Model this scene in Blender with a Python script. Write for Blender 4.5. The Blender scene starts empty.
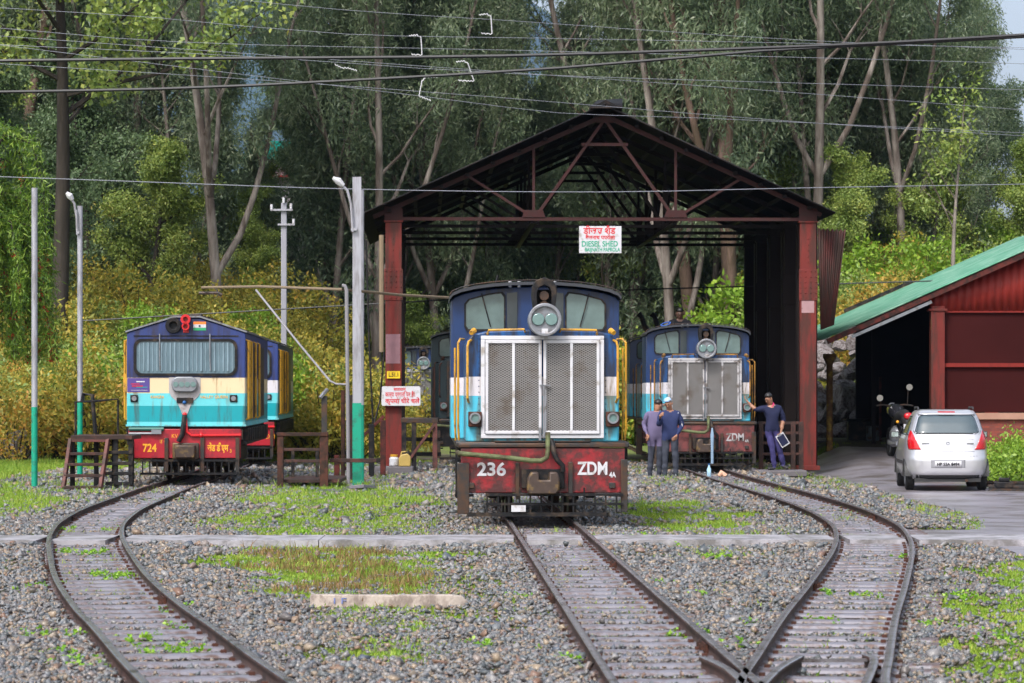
import bpy, bmesh, math, random
import numpy as np
from mathutils import Vector, Matrix
R = math.radians
scene = bpy.context.scene
COL = scene.collection

# ---------------------------------------------------------------- camera
F, CZ, HY = 3000.0, 1.64, 391.0
cam_d = bpy.data.cameras.new('camera'); cam = bpy.data.objects.new('camera', cam_d); COL.objects.link(cam)
cam.location = (0, 0, CZ); cam.rotation_euler = (R(90), 0, 0)
cam_d.sensor_width = 36; cam_d.lens = F / 1024 * 36
cam_d.shift_y = (HY - 341.5) / 1024
cam_d.clip_start = 0.5; cam_d.clip_end = 30000
cam_d.dof.use_dof = True; cam_d.dof.focus_distance = 39; cam_d.dof.aperture_fstop = 6.3
scene.camera = cam
HAZE = 0.00007

# ---------------------------------------------------------------- light
SUN_EL, SUN_AZ = 50, 208     # azimuth of the sun measured clockwise from +Y
world = bpy.data.worlds.new('World'); scene.world = world; world.use_nodes = True
nt = world.node_tree; nt.nodes.clear()
sky = nt.nodes.new('ShaderNodeTexSky'); sky.sky_type = 'NISHITA'; sky.sun_disc = False
sky.sun_elevation = R(SUN_EL); sky.sun_rotation = R(SUN_AZ); sky.dust_density = 4.0; sky.air_density = 1.2
hs = nt.nodes.new('ShaderNodeHueSaturation'); hs.inputs['Saturation'].default_value = 0.42; hs.inputs['Value'].default_value = 1.25
bg = nt.nodes.new('ShaderNodeBackground'); bg.inputs['Strength'].default_value = 0.13
wo = nt.nodes.new('ShaderNodeOutputWorld')
nt.links.new(sky.outputs[0], hs.inputs['Color']); nt.links.new(hs.outputs[0], bg.inputs[0]); nt.links.new(bg.outputs[0], wo.inputs[0])
sl = bpy.data.lights.new('sun', 'SUN'); sl.energy = 1.6; sl.angle = R(11); sl.color = (1, 0.97, 0.92)
so = bpy.data.objects.new('sun', sl); COL.objects.link(so)
_d = Vector((math.sin(R(SUN_AZ)) * math.cos(R(SUN_EL)), math.cos(R(SUN_AZ)) * math.cos(R(SUN_EL)), math.sin(R(SUN_EL))))
so.rotation_euler = (-_d).to_track_quat('-Z', 'Y').to_euler()
vs = scene.view_settings
vs.view_transform = 'Standard'; vs.look = 'None'; vs.exposure = 0.8; vs.gamma = 1; vs.use_curve_mapping = False
scene.cycles.max_bounces = 6; scene.cycles.diffuse_bounces = 3; scene.cycles.glossy_bounces = 3
scene.cycles.transmission_bounces = 4; scene.cycles.volume_bounces = 0

# ---------------------------------------------------------------- helpers
def sm(a, b, x):
    t = np.clip((np.asarray(x, float) - a) / (b - a), 0, 1); return t * t * (3 - 2 * t)

def vnoise(x, y, s=1.0, seed=0):
    x = np.asarray(x, float) * s + seed * 17.13; y = np.asarray(y, float) * s + seed * 7.77
    xi = np.floor(x); yi = np.floor(y); fx = x - xi; fy = y - yi
    fx = fx * fx * (3 - 2 * fx); fy = fy * fy * (3 - 2 * fy)
    def h(a, b):
        v = np.sin(a * 127.1 + b * 311.7) * 43758.5453; return v - np.floor(v)
    return (h(xi, yi) * (1 - fx) + h(xi + 1, yi) * fx) * (1 - fy) + (h(xi, yi + 1) * (1 - fx) + h(xi + 1, yi + 1) * fx) * fy

def gz(x, y):
    x = np.asarray(x, float); y = np.asarray(y, float)
    z = -0.12 + 0.03 * (vnoise(x, y, 0.8, 1) - 0.5)
    z = z - 0.14 * sm(5.0, 6.6, x) * sm(36, 50, y) * (1 - sm(64, 72, y))
    z = z + 0.50 * sm(61, 79, y) * sm(6.9, 8.2, x)
    corr = sm(-9.5, -3, x) * (1 - sm(5, 11, x))
    st = 76 + 26 * corr
    rise = np.maximum(y - st, 0)
    z = z + np.where(rise < 40, rise * 0.15 * sm(0, 10, rise), 6 + (rise - 40) * 0.055) * (1 + 0.2 * (vnoise(x, y, 0.05, 5) - 0.5))
    return z

def W(px, py, Y): return Vector(((px - 512) * Y / F, Y, CZ - (py - HY) * Y / F))
def GP(px, py):
    Y = F * (CZ + 0.12) / (py - HY)
    for _ in range(12):
        z = float(gz((px - 512) * Y / F, Y)); Y = 0.5 * Y + 0.5 * F * (CZ - z) / (py - HY)
    return ((px - 512) * Y / F, Y)
def G0(px, py):
    Y = F * CZ / (py - HY); return ((px - 512) * Y / F, Y)

MATS = {}
def mat(name, col, rough=0.6, metal=0.0, var=0.25, scale=3.0, bump=0.0, dirt=None, dirt_amt=0.0, dirt_scale=6.0, streak=False, spec=0.5, coat=0.0, bscale=30):
    if name in MATS: return MATS[name]
    if rough >= .55 and spec == .5: spec = .2
    m = bpy.data.materials.new(name); m.use_nodes = True; n = m.node_tree; N = n.nodes; L = n.links
    b = N['Principled BSDF']; b.inputs['Roughness'].default_value = rough; b.inputs['Metallic'].default_value = metal
    b.inputs['Specular IOR Level'].default_value = spec; b.inputs['Coat Weight'].default_value = coat
    tc = N.new('ShaderNodeTexCoord')
    src = tc.outputs['Object']
    if streak:
        mp = N.new('ShaderNodeMapping'); mp.inputs['Scale'].default_value = (1, 1, 0.15); L.new(src, mp.inputs[0]); src2 = mp.outputs[0]
    else: src2 = src
    nz = N.new('ShaderNodeTexNoise'); nz.inputs['Scale'].default_value = scale; nz.inputs['Detail'].default_value = 5; L.new(src, nz.inputs[0])
    mx = N.new('ShaderNodeMix'); mx.data_type = 'RGBA'
    c = Vector(col)
    mx.inputs[6].default_value = (*(c * (1 - var)), 1); mx.inputs[7].default_value = (*[min(v * (1 + var), 1) for v in c], 1)
    L.new(nz.outputs[0], mx.inputs[0]); out = mx.outputs[2]
    if dirt is not None:
        n2 = N.new('ShaderNodeTexNoise'); n2.inputs['Scale'].default_value = dirt_scale; n2.inputs['Detail'].default_value = 7; n2.inputs['Roughness'].default_value = 0.65; L.new(src2, n2.inputs[0])
        rp = N.new('ShaderNodeMapRange'); rp.inputs[1].default_value = 0.62 - dirt_amt * 0.35; rp.inputs[2].default_value = 0.72 - dirt_amt * 0.25
        L.new(n2.outputs[0], rp.inputs[0])
        m2 = N.new('ShaderNodeMix'); m2.data_type = 'RGBA'; m2.inputs[7].default_value = (*dirt, 1)
        L.new(rp.outputs[0], m2.inputs[0]); L.new(out, m2.inputs[6]); out = m2.outputs[2]
    L.new(out, b.inputs['Base Color'])
    if bump > 0:
        n3 = N.new('ShaderNodeTexNoise'); n3.inputs['Scale'].default_value = bscale; n3.inputs['Detail'].default_value = 4; L.new(src, n3.inputs[0])
        bp = N.new('ShaderNodeBump'); bp.inputs['Strength'].default_value = bump; bp.inputs['Distance'].default_value = 0.02
        L.new(n3.outputs[0], bp.inputs['Height']); L.new(bp.outputs[0], b.inputs['Normal'])
    MATS[name] = m; return m

def ramp_island(name, stops, rough=0.7, translucent=0.0, clump=0.0, clump_scale=0.5, bump=0.0, spec=0.5):
    """material whose colour differs from one loose piece (stone, leaf) to the next"""
    m = bpy.data.materials.new(name); m.use_nodes = True; n = m.node_tree; N = n.nodes; L = n.links
    b = N['Principled BSDF']; b.inputs['Roughness'].default_value = rough; b.inputs['Specular IOR Level'].default_value = spec
    ge = N.new('ShaderNodeNewGeometry'); fac = ge.outputs['Random Per Island']
    tc = N.new('ShaderNodeTexCoord')
    if clump > 0:
        nz = N.new('ShaderNodeTexNoise'); nz.inputs['Scale'].default_value = clump_scale; nz.inputs['Detail'].default_value = 3; L.new(tc.outputs['Object'], nz.inputs[0])
        oi = N.new('ShaderNodeObjectInfo')
        mr = N.new('ShaderNodeMapRange'); mr.inputs[1].default_value = 0.3; mr.inputs[2].default_value = 0.7; L.new(nz.outputs[0], mr.inputs[0])
        a = N.new('ShaderNodeMath'); a.operation = 'MULTIPLY_ADD'; a.inputs[1].default_value = clump * 0.8; L.new(mr.outputs[0], a.inputs[0])
        a2 = N.new('ShaderNodeMath'); a2.operation = 'MULTIPLY'; a2.inputs[1].default_value = 1 - clump; L.new(fac, a2.inputs[0]); L.new(a2.outputs[0], a.inputs[2])
        a3 = N.new('ShaderNodeMath'); a3.operation = 'MULTIPLY_ADD'; a3.inputs[1].default_value = clump * 0.2; L.new(oi.outputs['Random'], a3.inputs[0]); L.new(a.outputs[0], a3.inputs[2])
        fac = a3.outputs[0]
    cr = N.new('ShaderNodeValToRGB'); e = cr.color_ramp.elements
    while len(e) > 1: e.remove(e[0])
    e[0].position = stops[0][0]; e[0].color = (*stops[0][1], 1)
    for p, c in stops[1:]:
        q = e.new(p); q.color = (*c, 1)
    L.new(fac, cr.inputs[0]); L.new(cr.outputs[0], b.inputs['Base Color'])
    if bump > 0:
        n3 = N.new('ShaderNodeTexNoise'); n3.inputs['Scale'].default_value = 60; L.new(tc.outputs['Object'], n3.inputs[0])
        bp = N.new('ShaderNodeBump'); bp.inputs['Strength'].default_value = bump; bp.inputs['Distance'].default_value = 0.01
        L.new(n3.outputs[0], bp.inputs['Height']); L.new(bp.outputs[0], b.inputs['Normal'])
    if translucent > 0:
        tr = N.new('ShaderNodeBsdfTranslucent'); L.new(cr.outputs[0], tr.inputs[0])
        ms = N.new('ShaderNodeMixShader'); ms.inputs[0].default_value = translucent
        L.new(b.outputs[0], ms.inputs[1]); L.new(tr.outputs[0], ms.inputs[2]); L.new(ms.outputs[0], N['Material Output'].inputs[0])
    return m

def tag(o, label=None, cat=None, group=None, kind=None):
    if label: o['label'] = label
    if cat: o['category'] = cat
    if group: o['group'] = group
    if kind: o['kind'] = kind
    return o
def link(o, parent=None):
    COL.objects.link(o)
    if parent is not None: o.parent = parent
    return o
def empty(name, loc=(0, 0, 0), rz=0, label=None, cat=None, group=None):
    o = bpy.data.objects.new(name, None); link(o); o.location = loc; o.rotation_euler = (0, 0, rz); o.empty_display_size = 0.3
    return tag(o, label, cat, group)
def copy_tree(o, parent=None):
    kids = list(o.children)
    c = o.copy(); COL.objects.link(c); c.parent = parent
    for ch in kids: copy_tree(ch, c)
    return c

def np_mesh(name, V, Fc, m=None, mats=None, midx=None, parent=None, smooth=False):
    """V (n,3), Fc (k,3|4) arrays"""
    V = np.asarray(V, np.float32); Fc = np.asarray(Fc, np.int32)
    me = bpy.data.meshes.new(name); me.vertices.add(len(V)); me.vertices.foreach_set('co', V.ravel())
    k = Fc.shape[1]; me.loops.add(Fc.size); me.loops.foreach_set('vertex_index', Fc.ravel())
    me.polygons.add(len(Fc)); me.polygons.foreach_set('loop_start', np.arange(0, Fc.size, k, dtype=np.int32))
    me.polygons.foreach_set('loop_total', np.full(len(Fc), k, np.int32))
    if midx is not None: me.polygons.foreach_set('material_index', np.asarray(midx, np.int32))
    if smooth: me.polygons.foreach_set('use_smooth', np.ones(len(Fc), bool))
    for q in (mats or [m]): me.materials.append(q)
    me.update(calc_edges=True); me.validate()
    o = bpy.data.objects.new(name, me); return link(o, parent)

class MB:
    def __init__(s): s.v = []; s.f = []; s.mi = []
    def add(s, V, Fs, mi=0):
        k = len(s.v); s.v += [tuple(p) for p in V]
        for f in Fs: s.f.append([i + k for i in f]); s.mi.append(mi)
        return s
    def box(s, c, d, mi=0, M=None):
        cx, cy, cz = c; a, b, e = d[0] / 2, d[1] / 2, d[2] / 2
        V = [Vector((x * a, y * b, z * e)) for z in (-1, 1) for y in (-1, 1) for x in (-1, 1)]
        if M is not None: V = [M @ p for p in V]
        V = [p + Vector(c) for p in V]
        return s.add(V, [(0, 2, 3, 1), (4, 5, 7, 6), (0, 1, 5, 4), (2, 6, 7, 3), (0, 4, 6, 2), (1, 3, 7, 5)], mi)
    def bx(s, x0, x1, y0, y1, z0, z1, mi=0): return s.box(((x0 + x1) / 2, (y0 + y1) / 2, (z0 + z1) / 2), (x1 - x0, y1 - y0, z1 - z0), mi)
    def bar(s, p, q, w, h, mi=0, up=(0, 0, 1)):
        p = Vector(p); q = Vector(q); d = (q - p); L = d.length
        if L < 1e-6: return s
        d.normalize(); u = Vector(up)
        if abs(d.dot(u)) > 0.98: u = Vector((0, 1, 0))
        x = d.cross(u).normalized(); z = x.cross(d)
        M = Matrix((x, d, z)).transposed()
        return s.box((p + q) / 2, (w, L, h), mi, M)
    def tube(s, pts, r, n=8, mi=0, cap=True):
        pts = [Vector(p) for p in pts]; k = len(pts); rs = r if isinstance(r, (list, tuple)) else [r] * k
        V = []; prev = None
        for i, p in enumerate(pts):
            d = (pts[min(i + 1, k - 1)] - pts[max(i - 1, 0)]).normalized()
            if prev is None: x = d.orthogonal().normalized()
            else:
                x = prev - d * prev.dot(d)
                x = x.normalized() if x.length > 1e-6 else d.orthogonal().normalized()
            prev = x; y = d.cross(x)
            for j in range(n):
                a = 2 * math.pi * j / n; V.append(p + (x * math.cos(a) + y * math.sin(a)) * rs[i])
        Fs = [(i * n + j, i * n + (j + 1) % n, (i + 1) * n + (j + 1) % n, (i + 1) * n + j) for i in range(k - 1) for j in range(n)]
        if cap: Fs += [tuple(range(n - 1, -1, -1)), tuple(range((k - 1) * n, k * n))]
        return s.add(V, Fs, mi)
    def cyl(s, p, q, r, n=16, mi=0): return s.tube([p, q], r, n, mi)
    def prism(s, poly, y0, y1, mi=0, axis='y'):
        n = len(poly)
        def P(a, b, t): return (a, t, b) if axis == 'y' else ((t, a, b) if axis == 'x' else (a, b, t))
        V = [P(a, b, y0) for a, b in poly] + [P(a, b, y1) for a, b in poly]
        Fs = [tuple(range(n)), tuple(range(2 * n - 1, n - 1, -1))] + [(i, i + n, (i + 1) % n + n, (i + 1) % n) for i in range(n)]
        return s.add(V, Fs, mi)
    def ring(s, c, r0, r1, y0, y1, n=24, mi=0):
        cx, cz = c
        V = []
        for r, y in ((r0, y0), (r1, y0), (r1, y1), (r0, y1)):
            V += [(cx + r * math.cos(2 * math.pi * j / n), y, cz + r * math.sin(2 * math.pi * j / n)) for j in range(n)]
        Fs = [(k * n + j, k * n + (j + 1) % n, ((k + 1) % 4) * n + (j + 1) % n, ((k + 1) % 4) * n + j) for k in range(4) for j in range(n)]
        return s.add(V, Fs, mi)
    def sphere(s, c, r, mi=0, n=10, sc=(1, 1, 1)):
        V = [];
        for i in range(1, n):
            t = math.pi * i / n
            for j in range(2 * n):
                a = math.pi * j / n; V.append((c[0] + r * sc[0] * math.sin(t) * math.cos(a), c[1] + r * sc[1] * math.sin(t) * math.sin(a), c[2] + r * sc[2] * math.cos(t)))
        m = 2 * n; Fs = [(i * m + j, i * m + (j + 1) % m, (i + 1) * m + (j + 1) % m, (i + 1) * m + j) for i in range(n - 2) for j in range(m)]
        V += [(c[0], c[1], c[2] + r * sc[2]), (c[0], c[1], c[2] - r * sc[2])]
        Fs += [(len(V) - 2, (j + 1) % m, j) for j in range(m)] + [(len(V) - 1, (n - 2) * m + j, (n - 2) * m + (j + 1) % m) for j in range(m)]
        return s.add(V, Fs, mi)
    def build(s, name, mats, parent=None, bevel=0, smooth=35, bands=None, loc=None):
        me = bpy.data.meshes.new(name); me.from_pydata(s.v, [], s.f)
        for m in (mats if isinstance(mats, (list, tuple)) else [mats]): me.materials.append(m)
        me.polygons.foreach_set('material_index', s.mi)
        bm = bmesh.new(); bm.from_mesh(me); bmesh.ops.recalc_face_normals(bm, faces=bm.faces)
        if bands:   # [(z_low_limit, material index)...] from the top down; only faces with mat 0
            for z, _ in bands:
                g = bm.verts[:] + bm.edges[:] + bm.faces[:]
                bmesh.ops.bisect_plane(bm, geom=g, plane_co=(0, 0, z), plane_no=(0, 0, 1))
            for f in bm.faces:
                if f.material_index: continue
                c = f.calc_center_median().z
                for z, i in bands:
                    if c > z: f.material_index = i; break
        bm.to_mesh(me); bm.free()
        if smooth:
            me.polygons.foreach_set('use_smooth', [True] * len(me.polygons)); me.set_sharp_from_angle(angle=R(smooth))
        o = bpy.data.objects.new(name, me); link(o, parent)
        if loc is not None: o.location = loc
        if bevel:
            b = o.modifiers.new('bevel', 'BEVEL'); b.width = bevel; b.segments = 2; b.limit_method = 'ANGLE'; b.angle_limit = R(40)
        return o

def text(s, size, m, parent, loc, name='lettering', rz=0, w=None, bold=0.0, rx=90, shear=0.0, align='CENTER'):
    cu = bpy.data.curves.new(name, 'FONT'); cu.body = s; cu.size = size; cu.align_x = align; cu.align_y = 'CENTER'; cu.offset = bold; cu.extrude = 0.002; cu.shear = shear
    t = bpy.data.objects.new(name, cu); COL.objects.link(t)
    dg = bpy.context.evaluated_depsgraph_get(); me = bpy.data.meshes.new_from_object(t.evaluated_get(dg))
    COL.objects.unlink(t); bpy.data.objects.remove(t)
    if w is not None and len(me.vertices):
        xs = [v.co.x for v in me.vertices]; k = w / max(1e-4, (max(xs) - min(xs))); cxm = (max(xs) + min(xs)) / 2
        if align == 'LEFT': cxm = min(xs)
        for v in me.vertices: v.co.x = (v.co.x - cxm) * k
    me.materials.clear(); me.materials.append(m)
    o = bpy.data.objects.new(name, me); link(o, parent); o.location = loc; o.rotation_euler = (R(rx), 0, rz)
    return o

def catmull(P, step=0.25):
    P = [np.array(p, float) for p in P]; P = [2 * P[0] - P[1]] + P + [2 * P[-1] - P[-2]]; out = []
    for i in range(1, len(P) - 2):
        n = max(2, int(np.linalg.norm(P[i + 1] - P[i]) / step))
        for j in range(n):
            t = j / n; a, b, c, d = P[i - 1], P[i], P[i + 1], P[i + 2]
            out.append(0.5 * (2 * b + (c - a) * t + (2 * a - 5 * b + 4 * c - d) * t * t + (3 * b - a - 3 * c + d) * t ** 3))
    out.append(P[-2]); return np.array(out)
def inpoly(x, y, poly):
    x = np.asarray(x); y = np.asarray(y); r = np.zeros(x.shape, bool); n = len(poly)
    for i in range(n):
        x0, y0 = poly[i]; x1, y1 = poly[(i + 1) % n]
        if y0 == y1: continue
        c = ((y0 > y) != (y1 > y)) & (x < (x1 - x0) * (y - y0) / (y1 - y0) + x0); r ^= c
    return r
def pxpoly(P): return [GP(*p) for p in P]

# ---------------------------------------------------------------- materials
BLACK = mat('soot_black', (0.010, 0.010, 0.012), 0.55, 0, 0.4, 6, dirt=(0.05, 0.035, 0.025), dirt_amt=0.3)
DSTEEL = mat('dark_steel', (0.03, 0.028, 0.028), 0.45, 0.3, 0.4, 8, dirt=(0.07, 0.035, 0.02), dirt_amt=0.5)
RUST = mat('rust_brown', (0.085, 0.032, 0.022), 0.75, 0, 0.4, 6, bump=0.3, dirt=(0.03, 0.018, 0.014), dirt_amt=0.6)
RUSTR = mat('red_oxide', (0.15, 0.024, 0.020), 0.6, 0, 0.25, 3, bump=0.15, dirt=(0.07, 0.025, 0.02), dirt_amt=0.5, streak=True)
DRED = mat('dark_red_oxide', (0.10, 0.022, 0.018), 0.65, 0, 0.3, 3, dirt=(0.03, 0.014, 0.012), dirt_amt=0.6)
WHITE = mat('white_paint', (0.52, 0.52, 0.56), 0.4, 0, 0.08, 5, dirt=(0.3, 0.27, 0.25), dirt_amt=0.25)
YELLOW = mat('yellow_paint', (0.52, 0.27, 0.02), 0.45, 0, 0.15, 5, dirt=(0.15, 0.08, 0.03), dirt_amt=0.3)
ORANGE = mat('orange_lettering', (0.8, 0.36, 0.02), 0.5, 0, 0.1)
REDL = mat('red_lettering', (0.55, 0.01, 0.02), 0.5, 0, 0.1)
GREENL = mat('green_lettering', (0.0, 0.28, 0.17), 0.5, 0, 0.1)
CONC = mat('concrete', (0.27, 0.26, 0.27), 0.55, 0, 0.2, 4, bump=0.3, dirt=(0.12, 0.11, 0.11), dirt_amt=0.5)

# ================================================================ THE SETTING
rng = np.random.default_rng(7); random.seed(7)
# ground regions, read off as outlines on the ground
ROAD = pxpoly([(846, 447), (905, 449), (960, 462), (1010, 474), (1075, 486), (1110, 520), (1110, 585), (1060, 572), (1024, 559), (1000, 550), (962, 543), (905, 542), (904, 531), (975, 530), (978, 519), (940, 508), (905, 500), (870, 489), (830, 479), (792, 472), (815, 458)])
GRASS = {
    'a': pxpoly([(-40, 484), (50, 484), (62, 495), (48, 507), (30, 520), (-60, 522)]),
    'b': pxpoly([(250, 497), (300, 488), (400, 488), (425, 505), (410, 531), (250, 531)]),
    'c': pxpoly([(225, 545), (380, 543), (420, 560), (430, 585), (400, 604), (318, 602), (280, 578), (250, 560)]),
    'd': pxpoly([(628, 500), (700, 505), (748, 518), (745, 530), (650, 531), (628, 515)]),
    'e': pxpoly([(950, 548), (1010, 556), (1100, 600), (1180, 700), (975, 700), (945, 650), (935, 610), (950, 590), (935, 566)]),
    'f': pxpoly([(905, 505), (975, 519), (975, 530), (930, 529)]),
    'g': pxpoly([(-80, 438), (130, 440), (130, 470), (-90, 474)]),
    'h': pxpoly([(250, 440), (380, 440), (380, 468), (280, 466)]),
    'i': pxpoly([(730, 472), (800, 459), (835, 463), (838, 472), (790, 478)]),
    'j': pxpoly([(915, 478), (992, 478), (992, 489), (930, 489)]),
    'k': pxpoly([(985, 440), (1070, 446), (1070, 480), (990, 476)]),
    'm': pxpoly([(360, 600), (560, 560), (560, 640), (420, 650)]),
    'n': pxpoly([(300, 480), (375, 482), (375, 500), (300, 498)]),
}
GDENS = dict(a=.9, b=.85, c=1.0, d=1.0, e=1.1, f=.8, g=1.0, h=.9, i=.5, j=.7, k=.9, m=.6, n=.8)
def grass_amount(x, y):
    a = np.zeros(np.shape(x))
    jx = x + 1.5 * (vnoise(x, y, 1.1, 11) - 0.5) + 0.6 * (vnoise(x, y, 4, 12) - .5); jy = y + 4.5 * (vnoise(x, y, 0.8, 13) - 0.5) + 1.2 * (vnoise(x, y, 3, 14) - .5)
    for k, p in GRASS.items(): a = np.maximum(a, inpoly(jx, jy, p) * GDENS[k])
    a = np.maximum(a, 0.8 * sm(78, 86, y))
    a = np.maximum(a, 0.7 * (1 - sm(-11.5, -9.5, x)) * sm(40, 46, y))
    a = np.maximum(a, 0.6 * sm(0.45, 0.8, vnoise(x, y, 0.7, 21)))
    return np.minimum(a, 1) * sm(0.19, 0.58, vnoise(x, y, 2.4, 31) * .6 + vnoise(x, y, 6.5, 41) * .4 + 0.16 * a)

# one ground sheet: fine near the tracks, coarse to the horizon
def axis(parts):
    out = []
    for a, b, st in parts: out += list(np.arange(a, b, st))
    return np.array(out + [parts[-1][1]])
xs = axis([(-2500, -300, 220), (-300, -60, 24), (-60, -16, 4), (-16, 18, 0.2), (18, 60, 4), (60, 300, 24), (300, 2500, 220)])
ys = axis([(-60, 12, 6), (12, 62, 0.25), (62, 100, 1.0), (100, 220, 5), (220, 500, 20), (500, 4000, 250)])
X, Y = np.meshgrid(xs, ys); Z = gz(X, Y)
V = np.stack([X.ravel(), Y.ravel(), Z.ravel()], 1)
nx, ny = len(xs), len(ys); ii = (np.arange(ny - 1)[:, None] * nx + np.arange(nx - 1)[None]).ravel()
FG = np.stack([ii, ii + 1, ii + nx + 1, ii + nx], 1)
gm = bpy.data.materials.new('earth_and_moss'); gm.use_nodes = True; N = gm.node_tree.nodes; L = gm.node_tree.links
b = N['Principled BSDF']; b.inputs['Roughness'].default_value = 0.8
at = N.new('ShaderNodeAttribute'); at.attribute_name = 'moss'
tc = N.new('ShaderNodeTexCoord')
def noise(sc, det=5):
    q = N.new('ShaderNodeTexNoise'); q.inputs['Scale'].default_value = sc; q.inputs['Detail'].default_value = det; L.new(tc.outputs['Object'], q.inputs[0]); return q.outputs[0]
def mixc(f, a, c):
    q = N.new('ShaderNodeMix'); q.data_type = 'RGBA'
    if isinstance(f, float): q.inputs[0].default_value = f
    else: L.new(f, q.inputs[0])
    for s, v in ((6, a), (7, c)):
        if isinstance(v, tuple): q.inputs[s].default_value = (*v, 1)
        else: L.new(v, q.inputs[s])
    return q.outputs[2]
e = mixc(noise(9), (0.045, 0.036, 0.03), (0.15, 0.115, 0.09)); g = mixc(noise(5), (0.06, 0.12, 0.015), (0.19, 0.22, 0.035))
L.new(mixc(at.outputs['Fac'], e, g), b.inputs['Base Color'])
bp = N.new('ShaderNodeBump'); bp.inputs['Strength'].default_value = 0.6; bp.inputs['Distance'].default_value = 0.03; L.new(noise(25), bp.inputs['Height']); L.new(bp.outputs[0], b.inputs['Normal'])
ground = np_mesh('ground', V, FG, gm, smooth=True); tag(ground, kind='structure')
ga = ground.data.attributes.new('moss', 'FLOAT', 'POINT'); ga.data.foreach_set('value', np.clip(1.1 * grass_amount(V[:, 0], V[:, 1]), 0, 1).astype(np.float32))

def sheet(name, poly, st, m, lift, jit=0.25, seed=3):
    P = np.array(poly); x = np.arange(P[:, 0].min() - .3, P[:, 0].max() + .3, st); y = np.arange(P[:, 1].min() - .3, P[:, 1].max() + .3, st * 2)
    X, Y = np.meshgrid(x, y); cx = X[:-1, :-1] + st / 2; cy = Y[:-1, :-1] + st
    jx = cx + jit * (vnoise(cx, cy, 2.0, seed) - .5) + jit * .5 * (vnoise(cx, cy, 7, seed + 1) - .5); jy = cy + 2 * jit * (vnoise(cx, cy, 2.0, seed + 2) - .5)
    k = inpoly(jx, jy, poly)
    i, j = np.nonzero(k); n = len(x); a = i * n + j
    Fq = np.stack([a, a + 1, a + n + 1, a + n], 1); used, inv = np.unique(Fq, return_inverse=True)
    V = np.stack([X.ravel(), Y.ravel(), gz(X.ravel(), Y.ravel()) + lift], 1)[used]
    return np_mesh(name, V, inv.reshape(Fq.shape), m, smooth=True)
ASPH = mat('wet_tarmac', (0.20, 0.185, 0.21), 0.38, 0, 0.25, 1.2, bump=0.25, dirt=(0.10, 0.085, 0.08), dirt_amt=0.45, dirt_scale=0.9, bscale=40)
road = tag(sheet('road', ROAD, 0.09, ASPH, 0.012), kind='structure')

# ---- track centre lines
LT = [G0(*p) for p in [(220, 683), (187, 656), (153.5, 626), (126, 603), (100, 573), (87, 543), (87, 530), (94, 520), (113, 508), (141.5, 496.5), (163.5, 488)]]
LT = [(LT[0][0] + 0.42, LT[0][1] - 2.0)] + LT + [(-6.02, 58), (-6.3, 67), (-6.6, 76), (-7.0, 90)]
CT = [(0.386 + (37.7 - y) * 0.0288, y) for y in (14.6, 22, 30, 40, 50, 60, 75, 95)]
RT = [G0(*p) for p in [(813, 683), (823, 655), (840, 614.5), (857, 584), (872, 551), (872, 534), (862, 522), (835.5, 509), (800.5, 497), (755, 484)]]
RT = [(RT[0][0] - 0.18, RT[0][1] - 2.2)] + RT + [(4.12, 60), (4.05, 66), (4.0, 75), (4.0, 95)]
RAILSIDE = mat('rusty_rail_side', (0.075, 0.042, 0.035), 0.6, 0.1, 0.35, 9, dirt=(0.03, 0.02, 0.018), dirt_amt=0.5)
RAILTOP = mat('worn_rail_head', (0.38, 0.36, 0.39), 0.24, 0.7, 0.25, 12, dirt=(0.10, 0.07, 0.06), dirt_amt=0.35)
SLEEP = mat('steel_sleeper', (0.19, 0.18, 0.21), 0.34, 0.15, 0.2, 6, bump=0.1, dirt=(0.10, 0.06, 0.05), dirt_amt=0.45, dirt_scale=9)
PROF = [(-.05, -.115), (.05, -.115), (.05, -.105), (.012, -.09), (.012, -.035), (.027, -.025), (.027, -.004), (.021, 0), (-.021, 0), (-.027, -.004), (-.027, -.025), (-.012, -.035), (-.012, -.09), (-.05, -.105)]
def rail_mesh(path, off, name, parent, y0=None, y1=None, z=0.0):
    P = catmull(path) if len(path) > 2 else np.array([np.array(path[0]) * (1 - t) + np.array(path[1]) * t for t in np.linspace(0, 1, 24)])
    if y0 is not None: P = P[P[:, 1] >= y0]
    if y1 is not None: P = P[P[:, 1] <= y1]
    T = np.gradient(P, axis=0); T /= np.linalg.norm(T, axis=1)[:, None]; Nn = np.stack([T[:, 1], -T[:, 0]], 1)
    C = P + Nn * off; n = len(PROF); V = []
    for c, nn in zip(C, Nn):
        for a, h in PROF: V.append((c[0] + nn[0] * a, c[1] + nn[1] * a, h + z))
    k = len(C); i = np.arange(k - 1)[:, None] * n; j = np.arange(n)[None]; j2 = (j + 1) % n
    Fq = np.stack([(i + j).ravel(), (i + j2).ravel(), (i + n + j2).ravel(), (i + n + j).ravel()], 1)
    mi = np.tile(np.array([1 if q in (6, 7, 8) else 0 for q in range(n)]), k - 1)
    o = np_mesh(name, V, Fq, mats=[RAILSIDE, RAILTOP], midx=mi, parent=parent, smooth=False); return o, C
HG = 0.4075
SLSIDE = mat('dark_sleeper_edge', (.045, .035, .036), .7, 0, .4, 8)  # darker colour for the steep faces of the sleepers
TRK = []
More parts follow.
